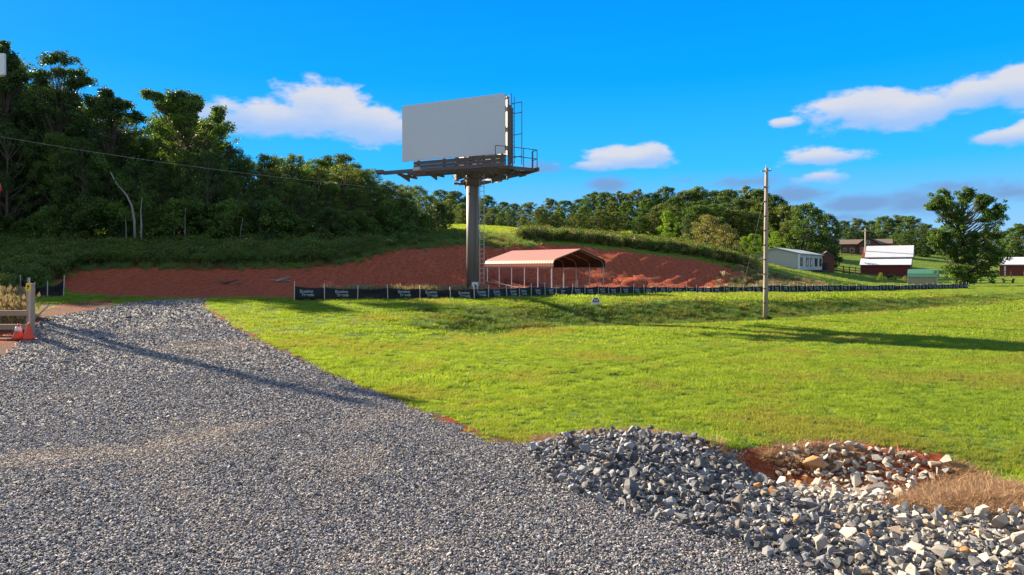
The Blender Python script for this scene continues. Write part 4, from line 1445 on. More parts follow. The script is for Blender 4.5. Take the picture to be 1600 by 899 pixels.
# ------------------------------------------------------------------ billboard
def build_billboard():
    x0, y0 = at(738.5, 37.4)
    z0 = tz(x0, y0)
    B = thing('billboard', 'large blank grey billboard on one steel pole with catwalks', 'billboard', (x0, y0, z0 - .1))
    mb = MB(); mb.tube([(x0, y0, z0 - .1), (x0, y0, 8.05)], .345, 28)
    mb.build('pole', M_pole, B, True)
    mb = MB(); mb.tube([(x0, y0, 7.2), (x0, y0, 8.0)], .37, 24)
    mb.tube([(x0, y0, 7.62), (x0, y0, 7.75)], .48, 20)
    mb.build('pole_collar', M_steel, B, True)
    # two faces meeting in a V at the right
    A0 = Vector(at(628.4, 38.0) + (0,)); A1 = Vector(at(788.8, 35.2) + (0,))
    C0 = Vector((-.12, 35.75, 0)); C1 = Vector((-3.45, 41.6, 0))
    zt, zb = 11.86, 8.68
    faces = [(A0, A1, 1), (C0, C1, 1)]
    for fi, (a, b, sgn) in enumerate(faces):
        d = (b - a).normalized()
        n = Vector((d.y, -d.x, 0))           # outward: right of travel
        if fi == 1: n = Vector((-d.y, d.x, 0)) * -1
        if fi == 0 and n.y > 0: n = -n
        if fi == 1 and n.x < 0: n = -n
        L = (b - a).length
        def Q(s, o, z): return a + d * s + n * o + Vector((0, 0, z))
        m = MB(); m.prism([Q(0, 0, zb), Q(L, 0, zb), Q(L, -.06, zb), Q(0, -.06, zb)], (0, 0, zt - zb))
        fo = m.build('face_panel', M_panel, B)
        # wrapped edge strips
        m = MB()
        m.beam(Q(.03, -.10, zb + .02), Q(.03, -.10, zt - .02), .06, .06); m.beam(Q(L - .03, -.10, zb + .02), Q(L - .03, -.10, zt - .02), .06, .06)
        m.beam(Q(.08, -.10, zt - .05), Q(L - .08, -.10, zt - .05), .05)
        m.build('panel_edge', M_steel, fo)
        # horizontal stringers under and behind the panel
        for zz in (8.56, 8.36, 8.16):
            m = MB(); m.beam(Q(.72 if zz > 8.2 else .5, -.14, zz), Q(L - .02, -.14, zz), .12, .17)
            m.build('stringer', M_steel, B)
        for zz in (9.2, 10.2, 11.3):
            m = MB(); m.beam(Q(.2, -.16, zz), Q(L - .25, -.16, zz), .1, .12); m.build('stringer', M_steel, B)
        # uprights behind
        for s in ((.9, 2.6, 4.3) if fi == 0 else (.25, 2.4, 4.2, 5.9)):
            m = MB(); m.beam(Q(s, -.32, 7.95), Q(s, -.32, 11.55), .2, .16); m.build('upright', M_steel, B)
        if fi == 0:
            m = MB(); m.beam(Q(L + .14, -.26, 8.0), Q(L + .14, -.26, 11.25), .19, .19); m.build('upright', M_steel, B)
            m = MB(); m.beam(Q(L + .32, -.26, 8.0), Q(L + .32, -.26, 11.1), .06, .08); m.build('upright', M_steel, B)
        # catwalk: two rails with grating and outriggers
        w0, w1 = .25, 1.25
        zc = 7.9
        s0, s1 = (-.35, L + .55) if fi == 0 else (-.9, L + .3)
        m = MB()
        m.beam(Q(s0, w1, zc), Q(s1, w1, zc), .12, .2)
        m.build('catwalk_beam', M_steel, B)
        m = MB(); m.beam(Q(s0 + .9, w0, zc), Q(s1, w0, zc), .10, .16); m.build('catwalk_beam', M_steel, B)
        g = MB()
        nn_ = 5
        for i in range(nn_):
            o_ = w0 + .12 + (w1 - w0 - .24) * i / (nn_ - 1)
            g.beam(Q(s0 + (1.0 if fi == 0 else .3), o_, zc + .06), Q(s1 - .1, o_, zc + .06), .03, .02)
        g.build('catwalk_grating', M_steellight, B)
        for s in (.6, 2.4, 4.2, 5.9):
            m = MB(); m.beam(Q(s, -.6, zc - .12), Q(s, w1, zc - .12), .09, .12)
            m.build('outrigger', M_steel, B)
            m = MB(); m.prism([Q(s - .03, .15, zc - .16), Q(s - .03, w1 - .1, zc - .16), Q(s - .03, .15, zc - .42)], d * .06); m.build('gusset', M_steel, B)
        # lamps on short arms
        for s in ((-.3, 2.1) if fi == 0 else (1.4, 4.2)):
            m = MB()
            m.beam(Q(s, w1, zc - .05), Q(s, w1 + .35, zc - .02), .05)
            la = m.build('lamp_arm', M_steel, B)
            m = MB()
            m.prism([Q(s - .22, w1 + .28, zc - .12), Q(s + .22, w1 + .28, zc - .12), Q(s + .22, w1 + .28, zc + .06), Q(s - .22, w1 + .28, zc + .06)], n * .2 + Vector((0, 0, .05)))
            m.build('lamp_housing', M_steellight if fi == 0 and s > 0 else M_steel, la)
    # torsion beams from the pole to both faces
    top = Vector((x0, y0, 7.95))
    m = MB()
    m.beam(Vector((-5.6, 37.95, 7.93)), Vector((-.1, 35.75, 7.93)), .2, .2); m.build('torsion_beam', M_steel, B)
    m = MB(); m.beam(Vector((-.05, 36.1, 7.95)), Vector((-3.1, 41.3, 7.95)), .2, .2); m.build('torsion_beam', M_steel, B)
    m = MB(); m.beam(top + Vector((-1.2, -1.0, 0)), top + Vector((1.7, 1.2, 0)), .34, .3); m.build('torsion_beam', M_steel, B)
    # corner platform with guard rail on the right
    c = [Vector((-.75, 34.55, 7.9)), Vector((1.35, 35.9, 7.9)), Vector((.75, 37.2, 7.9)), Vector((-.2, 35.9, 7.9))]
    m = MB()
    for i in range(3):
        m.beam(c[i], c[i + 1], .1, .16)
    m.build('platform_frame', M_steel, B)
    g = MB()
    for i in range(9):
        t = (i + .5) / 9
        g.beam(c[0].lerp(c[1], t) + Vector((0, 0, .05)), c[3].lerp(c[2], t) + Vector((0, 0, .05)), .05, .03)
    g.build('platform_grating', M_steellight, B)
    r = MB()
    p0 = Vector(at(774, 34.6) + (8.0,)); pts = [p0, Vector((-.35, 34.75, 8.0)), Vector((.62, 35.4, 8.0)), Vector((1.12, 35.75, 8.0)), Vector((1.35, 35.9, 8.0)), Vector((1.1, 36.5, 8.0))]
    for p in pts: r.tube([p - Vector((0, 0, .1)), p + Vector((0, 0, .98))], .024, 6)
    for h in (.5, .98):
        for i in range(len(pts) - 1): r.tube([pts[i] + Vector((0, 0, h)), pts[i + 1] + Vector((0, 0, h))], .022, 6)
    r.build('guard_rail', M_steel, B)
    # caged climbing rail behind the right edge
    r = MB()
    qa, qb, qc = Vector((-.03, 35.6, 0)), Vector((.12, 35.7, 0)), Vector((.53, 35.95, 0))
    for q, z1 in ((qa, 11.95), (qb, 11.8), (qc, 11.6)):
        r.tube([q + Vector((0, 0, 8.2)), q + Vector((0, 0, z1))], .024, 6)
    for zz in (8.65, 9.85, 11.0, 11.55):
        r.tube([qa + Vector((0, 0, zz - .15)), qc + Vector((0, 0, zz + .02))], .024, 6)
    for k in range(15):
        zz = 8.3 + k * .22
        r.tube([qa + Vector((0, 0, zz)), qb + Vector((0, 0, zz))], .012, 4)
    r.build('ladder_cage', M_steel, B)
    # ladder up the pole
    lad = MB()
    lx = x0 + .36 + .02
    for dx in (.02, .26):
        lad.beam((lx + dx, y0 - .02, z0 + .6), (lx + dx, y0 - .02, 7.9), .04)
    for k in range(24):
        lad.beam((lx + .02, y0 - .02, z0 + .75 + k * .27), (lx + .26, y0 - .02, z0 + .75 + k * .27), .028)
    lad.build('ladder', M_steellight, B)
    bx = MB(); bx.box(x0 - .02, x0 + .34, y0 - .56, y0 - .34, z0 + .38, z0 + .8)
    eb = bx.build('meter_box', M_white, B)
    md = MB(); md.tube([(x0 + .16, y0 - .565, z0 + .6), (x0 + .16, y0 - .63, z0 + .6)], .09, 14); md.build('meter_dial', M_glass, eb)
    m = MB(); m.tube([(x0 - .2, y0 - .4, 7.7), (x0 - .5, y0 - .5, 7.35), (x0 - .8, y0 - .6, 7.3), (x0 - 1.1, y0 - .7, 7.7)], .015, 5); m.build('loose_cable', M_steel, B)
    m = MB(); m.tube([(x0 + .3, y0 - .1, 7.7), (x0 + .22, y0 - .37, 7.0), (x0 + .16, y0 - .36, z0 + .8)], .02, 5); m.build('conduit', M_steel, B)
    return x0, y0


BX, BY = build_billboard()


# ------------------------------------------------------------------ carport
def build_carport():
    R0 = Vector((.13, 53, 0)); R1 = Vector((4.83, 48, 0))
    L = (R1 - R0).length
    d = (R1 - R0) / L
    n = Vector((-d.y, d.x, 0))
    if n.y > 0: n = -n            # n points to the near left eave
    W = 5.7
    zg = tz(2.5, 50.5)
    mid = (R0 + R1) / 2
    rz = math.atan2(d.y, d.x)
    T = thing('carport', 'open metal carport with rusty pink roof on thin posts', 'carport', (mid.x, mid.y, zg), None, rz + math.pi / 2)
    eave, rise = 2.72, 1.3
    zr = 4.0
    # cross-section from near eave over the ridge to the far eave (offset, z)
    sec = [(W / 2, 2.72), (W / 2 + .02, 2.95), (W / 2 - .06, 3.14), (W / 2 - .26, 3.27), (0, zr), (-W / 2 + .26, 3.27), (-W / 2 + .06, 3.14), (-W / 2 - .02, 2.95), (-W / 2, 2.72)]
    def Q(s, o, z): return R0 + d * s + n * o + Vector((0, 0, z))
    th = .03
    rf = MB()
    outer = [Q(-.15, o * 1.008, z + .03) for o, z in sec]
    inner = [Q(-.15, o * .992, z - .01) for o, z in reversed(sec)]
    rf.prism(outer + inner, d * (L + .3))
    rfo = rf.build('roof', M_carroof, T)
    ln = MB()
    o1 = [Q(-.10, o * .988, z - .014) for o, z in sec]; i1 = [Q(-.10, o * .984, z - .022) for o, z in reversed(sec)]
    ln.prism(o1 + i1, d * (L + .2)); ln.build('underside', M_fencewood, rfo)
    # trim along the front gable
    nb = 6
    tops = sec
    for i in range(nb):
        s = .05 + (L - .1) * i / (nb - 1)
        m = MB()
        pts = [Q(s, o * .975, z - .06) for o, z in sec]
        m.tube(pts, .032, 6); m.build('roof_bow', M_steellight, T)
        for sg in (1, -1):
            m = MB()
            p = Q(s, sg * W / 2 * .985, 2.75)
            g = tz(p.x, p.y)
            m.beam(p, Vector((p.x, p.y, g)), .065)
            m.build('post', M_white if sg > 0 else M_steellight, T)  # near row is white: sunlight on that side is put into the colour
    for sg in (1, -1):
        m = MB(); a, b = Q(0, sg * W / 2 * .985, 2.66), Q(L, sg * W / 2 * .985, 2.66); m.beam(a, b, .05); m.build('eave_rail', M_steellight, T)
        a, b = Q(0, sg * W / 2 * .985, 0), Q(L, sg * W / 2 * .985, 0)
        m = MB(); m.beam((a.x, a.y, tz(a.x, a.y) + .05), (b.x, b.y, tz(b.x, b.y) + .05), .06); m.build('base_rail', M_steellight, T)


build_carport()
for (px, py0, y, lb) in [(881, 427, 45.0, 'taller pale wooden stake standing under the carport edge'), (902, 437, 47, 'short pale wooden stake right of the taller one')]:
    x, y = at(px, y)
    z = tz(x, y)
    m = MB(); m.beam((x, y, z - .1), (x, y, zat(py0, y)), .07)
    m.beam((x - .05, y - .05, zat(py0, y) - .3), (x + .05, y - .05, zat(py0, y) - .3), .03)
    o = m.build('stake', M_stake)
    tag(o, lb, 'stake')


# ------------------------------------------------------------------ silt fences
def make_print():
    cu = bpy.data.curves.new('fabric_print', 'FONT')
    cu.body = 'Erosion\n  Trends'
    cu.size = .20
    cu.space_line = .85
    cu.align_x = 'CENTER'
    cu.extrude = .001
    cu.offset = .006
    cu.materials.append(M_print)
    return cu


PRINT = make_print()
STAKE = MB().box(-.022, .022, -.022, .022, -.15, .78).mesh('stake', M_stake)


def silt_fence(pts, heights, label, spacing=1.55, prints=True, sag=.06, seed=3):
    r = random.Random(seed)
    # resample path
    P3 = [Vector((x, y, 0)) for x, y in pts]
    segs = [0]
    for i in range(1, len(P3)): segs.append(segs[-1] + (P3[i] - P3[i - 1]).length)
    tot = segs[-1]
    def pos(s):
        x = float(np.interp(s, segs, [p.x for p in P3])); y = float(np.interp(s, segs, [p.y for p in P3]))
        return x, y
    T = thing('silt_fence', label, 'silt fence', (P3[0].x, P3[0].y, tz(P3[0].x, P3[0].y)))
    ox, oy, oz = T.location
    st = [0]
    while st[-1] < tot - .5: st.append(min(tot, st[-1] + spacing * r.uniform(.8, 1.2)))
    hs = [1.15 * float(np.interp(s / tot, [h[0] for h in heights], [h[1] for h in heights])) * r.uniform(.92, 1.1) for s in st]
    V = []; Fc = []
    nrow = 7
    for i in range(len(st) - 1):
        k = 8 if i < 30 else 5
        for j in range(k + (1 if i == len(st) - 2 else 0)):
            t = j / k
            s = st[i] + (st[i + 1] - st[i]) * t
            x, y = pos(s)
            z = tz(x, y)
            h = hs[i] * (1 - t) + hs[i + 1] * t - sag * math.sin(math.pi * t) * r.uniform(.9, 1.1)
            x2, y2 = pos(min(tot, s + .05)); dx, dy = x2 - x, y2 - y
            ln = math.hypot(dx, dy) or 1
            nx, ny = dy / ln, -dx / ln
            for q in range(nrow):
                w = q / (nrow - 1)
                b = .035 * math.sin(w * 5 + i) * math.sin(math.pi * t) + .012 * math.sin(s * 9 + w * 3)
                V.append((x + nx * b - ox, y + ny * b - oy, z - .03 + h * w - oz))
    ncol = len(V) // nrow
    for i in range(ncol - 1):
        for q in range(nrow - 1):
            a = i * nrow + q
            Fc.append((a, a + nrow, a + nrow + 1, a + 1))
    fab = bpy.data.objects.new('fabric', mesh_np('fabric', V, Fc, M_black, True))
    COL.objects.link(fab); fab.parent = T
    so = fab.modifiers.new('thickness', 'SOLIDIFY'); so.thickness = .006
    for i, s in enumerate(st):
        x, y = pos(s)
        x2, y2 = pos(min(tot, s + .05)); x1, y1 = pos(max(0, s - .05))
        a = math.atan2(y2 - y1, x2 - x1)
        child('stake', STAKE, T, (x + math.sin(a) * .045 - ox, y - math.cos(a) * .045 - oy, tz(x, y) - oz), (r.gauss(0, .04), r.gauss(0, .07), a), (1, 1, hs[i] / .62))
        if prints and i < len(st) - 1 and r.random() < .95:
            sm = s + (st[i + 1] - s) * r.uniform(.35, .6)
            x, y = pos(sm)
            child('fabric_print', PRINT, T, (x + math.sin(a) * .055 - ox, y - math.cos(a) * .055 - oy, tz(x, y) + hs[i] * .50 - oz), (math.pi / 2, 0, a))
    return T


silt_fence([at(a, b) for a, b in FENCE], [(0, .62), (.06, .42), (.12, .50), (.16, .56), (.3, .52), (1, .58)],
           'long black silt fence on pale stakes crossing below the clay bank')
silt_fence([P(34, 457), P(60, 463), P(99, 463)], [(0, .70), (.35, .55), (.6, .42), (1, .75)], 'short sagging black silt fence at the left by the drive', spacing=1.0, prints=False, sag=.16, seed=9)


# ------------------------------------------------------------------ utility poles and wires
def util_pole():
    y = 34.6
    x, y = at(1196, y)
    z = tz(x, y)
    T = thing('utility_pole', 'weathered wooden utility pole standing in the grass bank right of centre', 'utility pole', (x, y, z - .2))
    zt = zat(263, y)
    m = MB(); m.tube([(x, y, z - .2), (x + .02, y, z + 2), (x + .03, y, z + 5), (x + .06, y, zt)], [.132, .12, .102, .082], 14)
    m.build('shaft', M_wood, T, True)
    m = MB(); m.beam((x - .22, y, zt - .16), (x + .30, y, zt - .12), .06, .06); m.build('crossarm', M_wood, T)
    m = MB(); m.tube([(x + .04, y, zt), (x + .04, y, zt + .16)], .03, 8); m.tube([(x + .28, y, zt - .1), (x + .28, y, zt)], .03, 8); m.build('insulator', M_glasscer, T)
    m = MB()
    for zz in (zt - .95, zt - 1.05): m.beam((x - .2, y - .1, zz), (x + .2, y - .1, zz), .03)
    m.build('bracket', M_steellight, T)
    m = MB()
    for k in range(9):
        zz = z + .9 + k * .75
        m.tube([(x, y, zz), (x, y, zz + .05)], .126 - k * .004, 12)
    m.build('band', M_fencewood, T)
    m = MB(); g = at(1176, 42); m.tube([(x, y, zt - 1.2), (g[0] - .2, g[1] + 2, tz(*g))], .006, 5); m.build('guy_wire', M_wire, T)


util_pole()
x, y = at(1352, 172); z = tz(x, y)
T = thing('utility_pole', 'thin pale power pole beside the left end of the barn', 'utility pole', (x, y, z))
m = MB(); m.tube([(x, y, z - .2), (x, y, zat(357, y))], [.16, .12], 8); m.build('shaft', M_stake, T, True)
m = MB(); m.beam((x - .6, y, zat(361, y)), (x + .6, y, zat(361, y)), .15); m.build('crossarm', M_stake, T)


# tall pole sign and pole at the left edge: only their edges enter the picture
def left_sign():
    x, y = at(-38, 31.5)
    z = tz(x, y)
    T = thing('pole_sign', 'tall pole sign with white box panel cut off by the left edge', 'sign', (x, y, z))
    m = MB(); m.tube([(x, y, z - .2), (x, y, 12.9)], .17, 16); m.build('post', M_steel, T, True)
    m = MB(); m.tube([(x - 1.1, y - .5, z - .2), (x - .35, y - .2, 8.2), (x, y, 10.4)], .10, 10); m.build('brace', M_steel, T, True)
    xr, yr = at(8, 31.2)
    m = MB(); m.box(xr - .42, xr, yr - .06, yr + .06, zat(117, yr), zat(84, yr)); cab = m.build('sign_cabinet', M_white, T)
    m = MB(); m.beam((x, y, zat(124, yr)), (xr - .02, yr, zat(118.5, yr)), .06); m.build('arm', M_lumber, T)
    # round red and white badge lower down
    xc, yc = at(-17, 31.2)
    zc = zat(294, yc)
    m = MB(); m.tube([(xc, yc - .1, zc), (xc, yc + .1, zc)], .5, 40); bd = m.build('round_badge', M_redsign, T)
    m = MB(); m.tube([(xc, yc - .125, zc + .02), (xc, yc - .102, zc + .02)], .40, 36); m.box(xc - .1, xc + .46, yc - .13, yc - .11, zc + .05, zc + .24); m.build('badge_centre', M_white, bd)
    m = MB(); m.beam((x, y, zc), (xc, yc, zc), .07); m.build('arm', M_steel, T)
    return x, y


LX, LY = left_sign()
m = MB()
a = Vector((LX, LY, zat(207, 31.5))); b = Vector((BX - .35, BY, zat(304, 37.4)))
pts = []
for i in range(25):
    t = i / 24
    p = a.lerp(b, t); p.z -= .35 * 4 * t * (1 - t)
    pts.append(p)
m.tube(pts, .0055, 5, cap=False)
o = m.build('overhead_cable', M_wire)
tag(o, 'thin overhead cable running from the left edge to the billboard pole', 'cable')


# ------------------------------------------------------------------ left foreground: rail fence, cones, marker sign
def left_bits():
    yy = 21.6
    def X(px): return (px - 800) / F * yy
    x = X(48); z = tz(x, yy)
    T = thing('rail_fence', 'two rail lumber fence ending at a post by the drive', 'fence', (x, yy, z))
    m = MB(); m.beam((x, yy, z - .2), (x, yy, zat(443, yy)), .17); m.build('post', M_lumber, T)
    xl = X(-260)
    m = MB(); m.beam((xl, yy - .12, zat(489, yy)), (x + .12, yy - .12, zat(489, yy)), .06, .17); m.build('rail', M_lumber, T)
    m = MB(); m.beam((xl, yy - .12, zat(511, yy)), (x + .12, yy - .12, zat(510.5, yy)), .06, .17); m.build('rail', M_lumber, T)
    for pp in (-60, -160, -260):
        xx = X(pp); m = MB(); m.beam((xx, yy, tz(xx, yy) - .2), (xx, yy, zat(470, yy)), .15); m.build('post', M_lumber, T)
    ys = 21.2
    xs = (46 - 800) / F * ys
    T = thing('marker_sign', 'small yellow marker sign on a thin stake by the fence post', 'sign', (xs, ys, tz(xs, ys)))
    m = MB(); m.beam((xs, ys, tz(xs, ys) - .1), (xs, ys, zat(434, ys)), .035); m.build('stake', M_stake, T)
    m = MB(); m.box(xs - .075, xs + .065, ys - .05, ys - .03, zat(454, ys), zat(443, ys)); pn = m.build('sign_panel', M_yellow, T)
    m = MB(); m.box(xs - .03, xs + .03, ys - .056, ys - .052, zat(449.5, ys), zat(446, ys)); m.box(xs - .045, xs - .005, ys - .056, ys - .052, zat(452, ys), zat(450.5, ys)); m.build('sign_mark', M_dark, pn)
    for (px, py, h, lb, collar) in [(45, 525, .52, 'plain orange traffic cone beside the fence post', False), (28.5, 528, .48, 'orange traffic cone with white collar left of the plain cone', True)]:
        cx, cy = (px - 800) / F * 20.5, 20.5
        cz = tz(cx, cy) + .01
        T = thing('traffic_cone', lb, 'traffic cone', (cx, cy, cz))
        m = MB()
        m.tube([(cx, cy, cz + .035), (cx, cy, cz + .07), (cx, cy, cz + h * .97), (cx, cy, cz + h)], [.17, .15, .03, .02], 20)
        m.build('cone', M_orange, T, True)
        m = MB(); m.box(cx - .21, cx + .21, cy - .21, cy + .21, cz, cz + .035); m.build('base', M_rubber, T)
        if collar:
            m = MB(); m.tube([(cx, cy, cz + h * .52), (cx, cy, cz + h * .82)], [.15 - .12 * .45 + .012, .15 - .12 * .78 + .012], 20); m.build('collar', M_white, T, True)
    # sticks lying by the post
    bx_, by_ = P(58, 500)
    m = MB(); m.tube([(bx_ - .1, by_, tz(bx_, by_) + .05), (bx_ + .4, by_ + .1, tz(bx_, by_) + .55)], [.03, .02], 6)
    tag(m.build('stick', M_stake), 'pale stick leaning out beside the fence post', 'stick')


left_bits()

# small yard sign on the bank
x, y = P(931, 481)
z = tz(x, y)
T = thing('yard_sign', 'small white and maroon sign low in the grass bank', 'sign', (x, y, z))
m = MB()
w, h = .22, .4
arc = [(-w, .16), (w, .16), (w, .36), (w * .6, .50), (0, .56), (-w * .6, .50), (-w, .36)]
m.prism([(x + a, y, z + b) for a, b in arc], (0, .02, 0)); bd = m.build('board', M_white, T)
m = MB()
for (a0, a1, b0, b1) in [(-.11, .11, .46, .51), (-.17, -.10, .36, .44), (-.07, -.02, .36, .44), (.02, .08, .36, .44), (.11, .17, .36, .44), (-.19, .19, .28, .335)]:
    m.box(x + a0, x + a1, y - .006, y - .002, z + b0, z + b1)
m.build('lettering', M_maroon, bd)
m = MB(); m.beam((x - .12, y + .03, z - .1), (x - .12, y + .03, z + .3), .015); m.beam((x + .12, y + .03, z - .1), (x + .12, y + .03, z + .3), .015); m.build('leg', M_steel, T)

# fallen branches on the clay
for (px, py, s, lb) in [(436, 441, 1.0, 'pale dead branches lying on the red clay left of the fence'), (352, 445, .8, 'dark brush scrap lying further left on the clay'), (372, 446, .5, 'smallest dark scrap of brush on the clay')]:
    x, y = P(px, py); z = tz(x, y)
    m = MB(); rr = random.Random(px)
    for k in range(7):
        a = rr.uniform(-.5, .5) + (3.14 if rr.random() < .5 else 0)
        L = s * rr.uniform(.4, 1.0)
        m.tube([(x + rr.gauss(0, .15), y + rr.gauss(0, .1), z + .05 + rr.random() * .1), (x + L * math.cos(a), y + .3 * L * math.sin(a), z + .1 + rr.random() * .3 * s)], [.05 * s, .02 * s], 5)
    tag(m.build('fallen_branch', M_barkpale if px > 400 else M_bark), lb, 'branch')


# ------------------------------------------------------------------ buildings on the right
def win(mb_parent, x0, x1, z0, z1, y, face=(0, -1), name='window', frame=M_white):
    """window in a wall whose local plane is y=const, seen from -y, in local coordinates"""
    m = MB(); t = .08
    m.box(x0 - t, x1 + t, y - .06, y - .003, z1, z1 + t); m.box(x0 - t, x1 + t, y - .06, y - .003, z0 - t, z0)
    m.box(x0 - t, x0, y - .06, y - .003, z0, z1); m.box(x1, x1 + t, y - .06, y - .003, z0, z1)
    w = m.build(name, frame, mb_parent, local=True)
    g = MB(); g.box(x0 + .002, x1 - .002, y - .03, y - .004, z0 + .002, z1 - .002); g.build('pane', M_glass, w, local=True)
    return w


def house_grey():
    th = math.radians(35)
    cx, cy = 49.4, 115.0
    z = 2.05
    # local frame: x along the gable wall from left corner to near corner; y backwards along the long side
    rz = -th
    W, L = 7.6, 22.4
    gd = Vector((math.cos(th), -math.sin(th), 0))
    o = Vector((cx, cy, z)) - gd * W
    T = thing('mobile_home', 'long grey house with low gable behind the grassy slope', 'house', o, None, rz)
    m = MB(); m.box(0, W, 0, L, -.8, 3.2); wl = m.build('wall', M_siding, T, local=True)
    m = MB(); m.prism([(0, .0, 3.2), (W, 0, 3.2), (W / 2, 0, 4.05)], (0, L, 0)); m.build('gable_wall', M_siding, T, local=True)
    m = MB(); m.prism([(-.35, -.3, 3.12), (W / 2, -.3, 4.12), (W + .35, -.3, 3.12), (W + .35, -.3, 3.24), (W / 2, -.3, 4.26), (-.35, -.3, 3.24)], (0, L + .6, 0)); m.build('roof', M_roofpale, T, local=True)
    m = MB(); m.beam((W + .02, -.02, -.7), (W + .02, -.02, 3.1), .3); m.beam((-.02, -.02, -.7), (-.02, -.02, 3.1), .2); m.build('corner_trim', M_white, T, local=True)
    m = MB(); m.box(W + .004, W + .04, .2, L - .1, -.7, 3.1); m.build('front_siding', M_sidingpale, T, local=True)
    for (a, b) in ((1.2, 2.4), (6, 7.2), (9.5, 10.6), (13.5, 15.5), (18, 19.4)):
        m = MB(); m.box(W + .05, W + .1, a, b, 1.0, 2.5); w = m.build('window', M_glass, T, local=True)
        m = MB(); m.box(W + .04, W + .13, a - .12, a, .95, 2.55); m.box(W + .04, W + .13, b, b + .12, .95, 2.55); m.build('frame', M_fencewood, w, local=True)
    # porch
    m = MB(); m.box(W + .05, W + 2.4, 8, 14, -.8, .3); pr = m.build('porch', M_fencewood, T, local=True)
    m = MB()
    for yy in (8.1, 10, 12, 13.9): m.beam((W + 2.3, yy, .3), (W + 2.3, yy, 1.4), .1)
    m.beam((W + 2.3, 8, 1.4), (W + 2.3, 14, 1.4), .1); m.beam((W + 2.3, 8, .9), (W + 2.3, 14, .9), .06)
    m.build('porch_rail', M_fencewood, pr, local=True)
    m = MB(); m.box(W + .1, W + .5, L - .6, L - .1, -.8, 3.1); m.build('end_column', M_white, T, local=True)


house_grey()


def brick_shed():
    x, y = at(1292, 132)
    z = tz(x, y) - .5
    T = thing('brick_outbuilding', 'small red brick outbuilding at the right end of the grey house', 'shed', (x, y, z), None, math.radians(-15))
    m = MB(); m.box(-1.3, 1.3, 0, 3.5, 0, 3.4); m.prism([(-1.3, 0, 3.4), (1.3, 0, 3.4), (0, 0, 4.5)], (0, 3.5, 0)); m.build('wall', M_brick, T, local=True)
    m = MB(); m.prism([(-1.6, -.2, 3.2), (0, -.2, 4.55), (1.6, -.2, 3.2), (1.6, -.2, 3.34), (0, -.2, 4.72), (-1.6, -.2, 3.34)], (0, 3.9, 0)); m.build('roof', M_shingle, T, local=True)
    m = MB(); m.box(-.9, .0, -.05, -.004, 0, 2.4); m.build('door', M_dark, T, local=True)


brick_shed()


def barn():
    y0 = 168
    xl = (1343 - 800) / F * y0; xr = (1425 - 800) / F * y0
    W = xr - xl
    z = zat(433, y0) - .2
    W = 11.2
    T = thing('barn', 'red barn with broken slope grey metal roof', 'barn', (xl, y0, z), None, math.radians(-33))
    s = y0 / F
    h_w, h1, h2, h3 = (433 - 414.5) * s + .2, (433 - 404.5) * s + .2, (433 - 402.5) * s + .2, (433 - 384.5) * s + .2
    m = MB(); m.prism([(.2, 0.3, 0), (.2, .3, h_w), (.2, 3.3, h1), (.2, 3.3, h2), (.2, 7.3, h3 - .15), (.2, 11.3, h2), (.2, 11.3, 0)], (W - .4, 0, 0)); m.build('wall', M_redwall, T, local=True)
    m = MB(); m.prism([(0, -.15, h_w - .02), (0, 3.3, h1 - .02), (0, 3.3, h1 + .12), (0, -.15, h_w + .1)], (W, 0, 0)); m.build('lower_roof', M_tin, T, local=True)
    m = MB(); m.prism([(.9, 3.0, h2 - .05), (.9, 7.3, h3), (.9, 11.6, h2 - .05), (.9, 11.6, h2 + .1), (.9, 7.3, h3 + .16), (.9, 3.0, h2 + .1)], (W - .6, 0, 0)); m.build('upper_roof', M_tin, T, local=True)
    m = MB(); m.box(.9, W - .1, 3.1, 3.25, h1 + .02, h2 - .1); m.build('loft_gap', M_dark, T, local=True)
    m = MB(); m.box(3.2, 4.9, .22, .298, .2, 2.2); m.build('door', M_redwall, T, local=True)


barn()


def green_shed():
    y0 = 118
    xl = (1419 - 800) / F * y0; xr = (1466 - 800) / F * y0
    W = 4.3; s = y0 / F
    z = tz((xl + xr) / 2, y0) - .1
    T = thing('garden_shed', 'small tan shed with curved green metal roof', 'shed', (xl, y0, z), None, math.radians(-36))
    h1 = (449 - 435) * s; h2 = (449 - 424) * s
    m = MB(); m.box(0, W, 0, 3.2, 0, h1); m.build('wall', M_beige, T, local=True)
    m = MB()
    prof = [(-.2, h1 - .1), (.1, h1 + .55), (.75, h2 - .1), (1.6, h2), (2.45, h2 - .1), (3.1, h1 + .55), (3.4, h1 - .1)]
    m.prism([(-.15, a, b) for a, b in prof], (W + .3, 0, 0)); m.build('roof', M_greenroof, T, local=True)
    m = MB(); m.beam((W + .02, -.04, 0), (W + .02, -.04, h1), .16); m.beam((-.02, -.04, 0), (-.02, -.04, h1), .16); m.build('corner_trim', M_roofpale, T, local=True)
    m = MB(); m.box(W + .003, W + .06, .9, 2.3, .05, h1 - .1); m.build('door', M_roofpale, T, local=True)


green_shed()


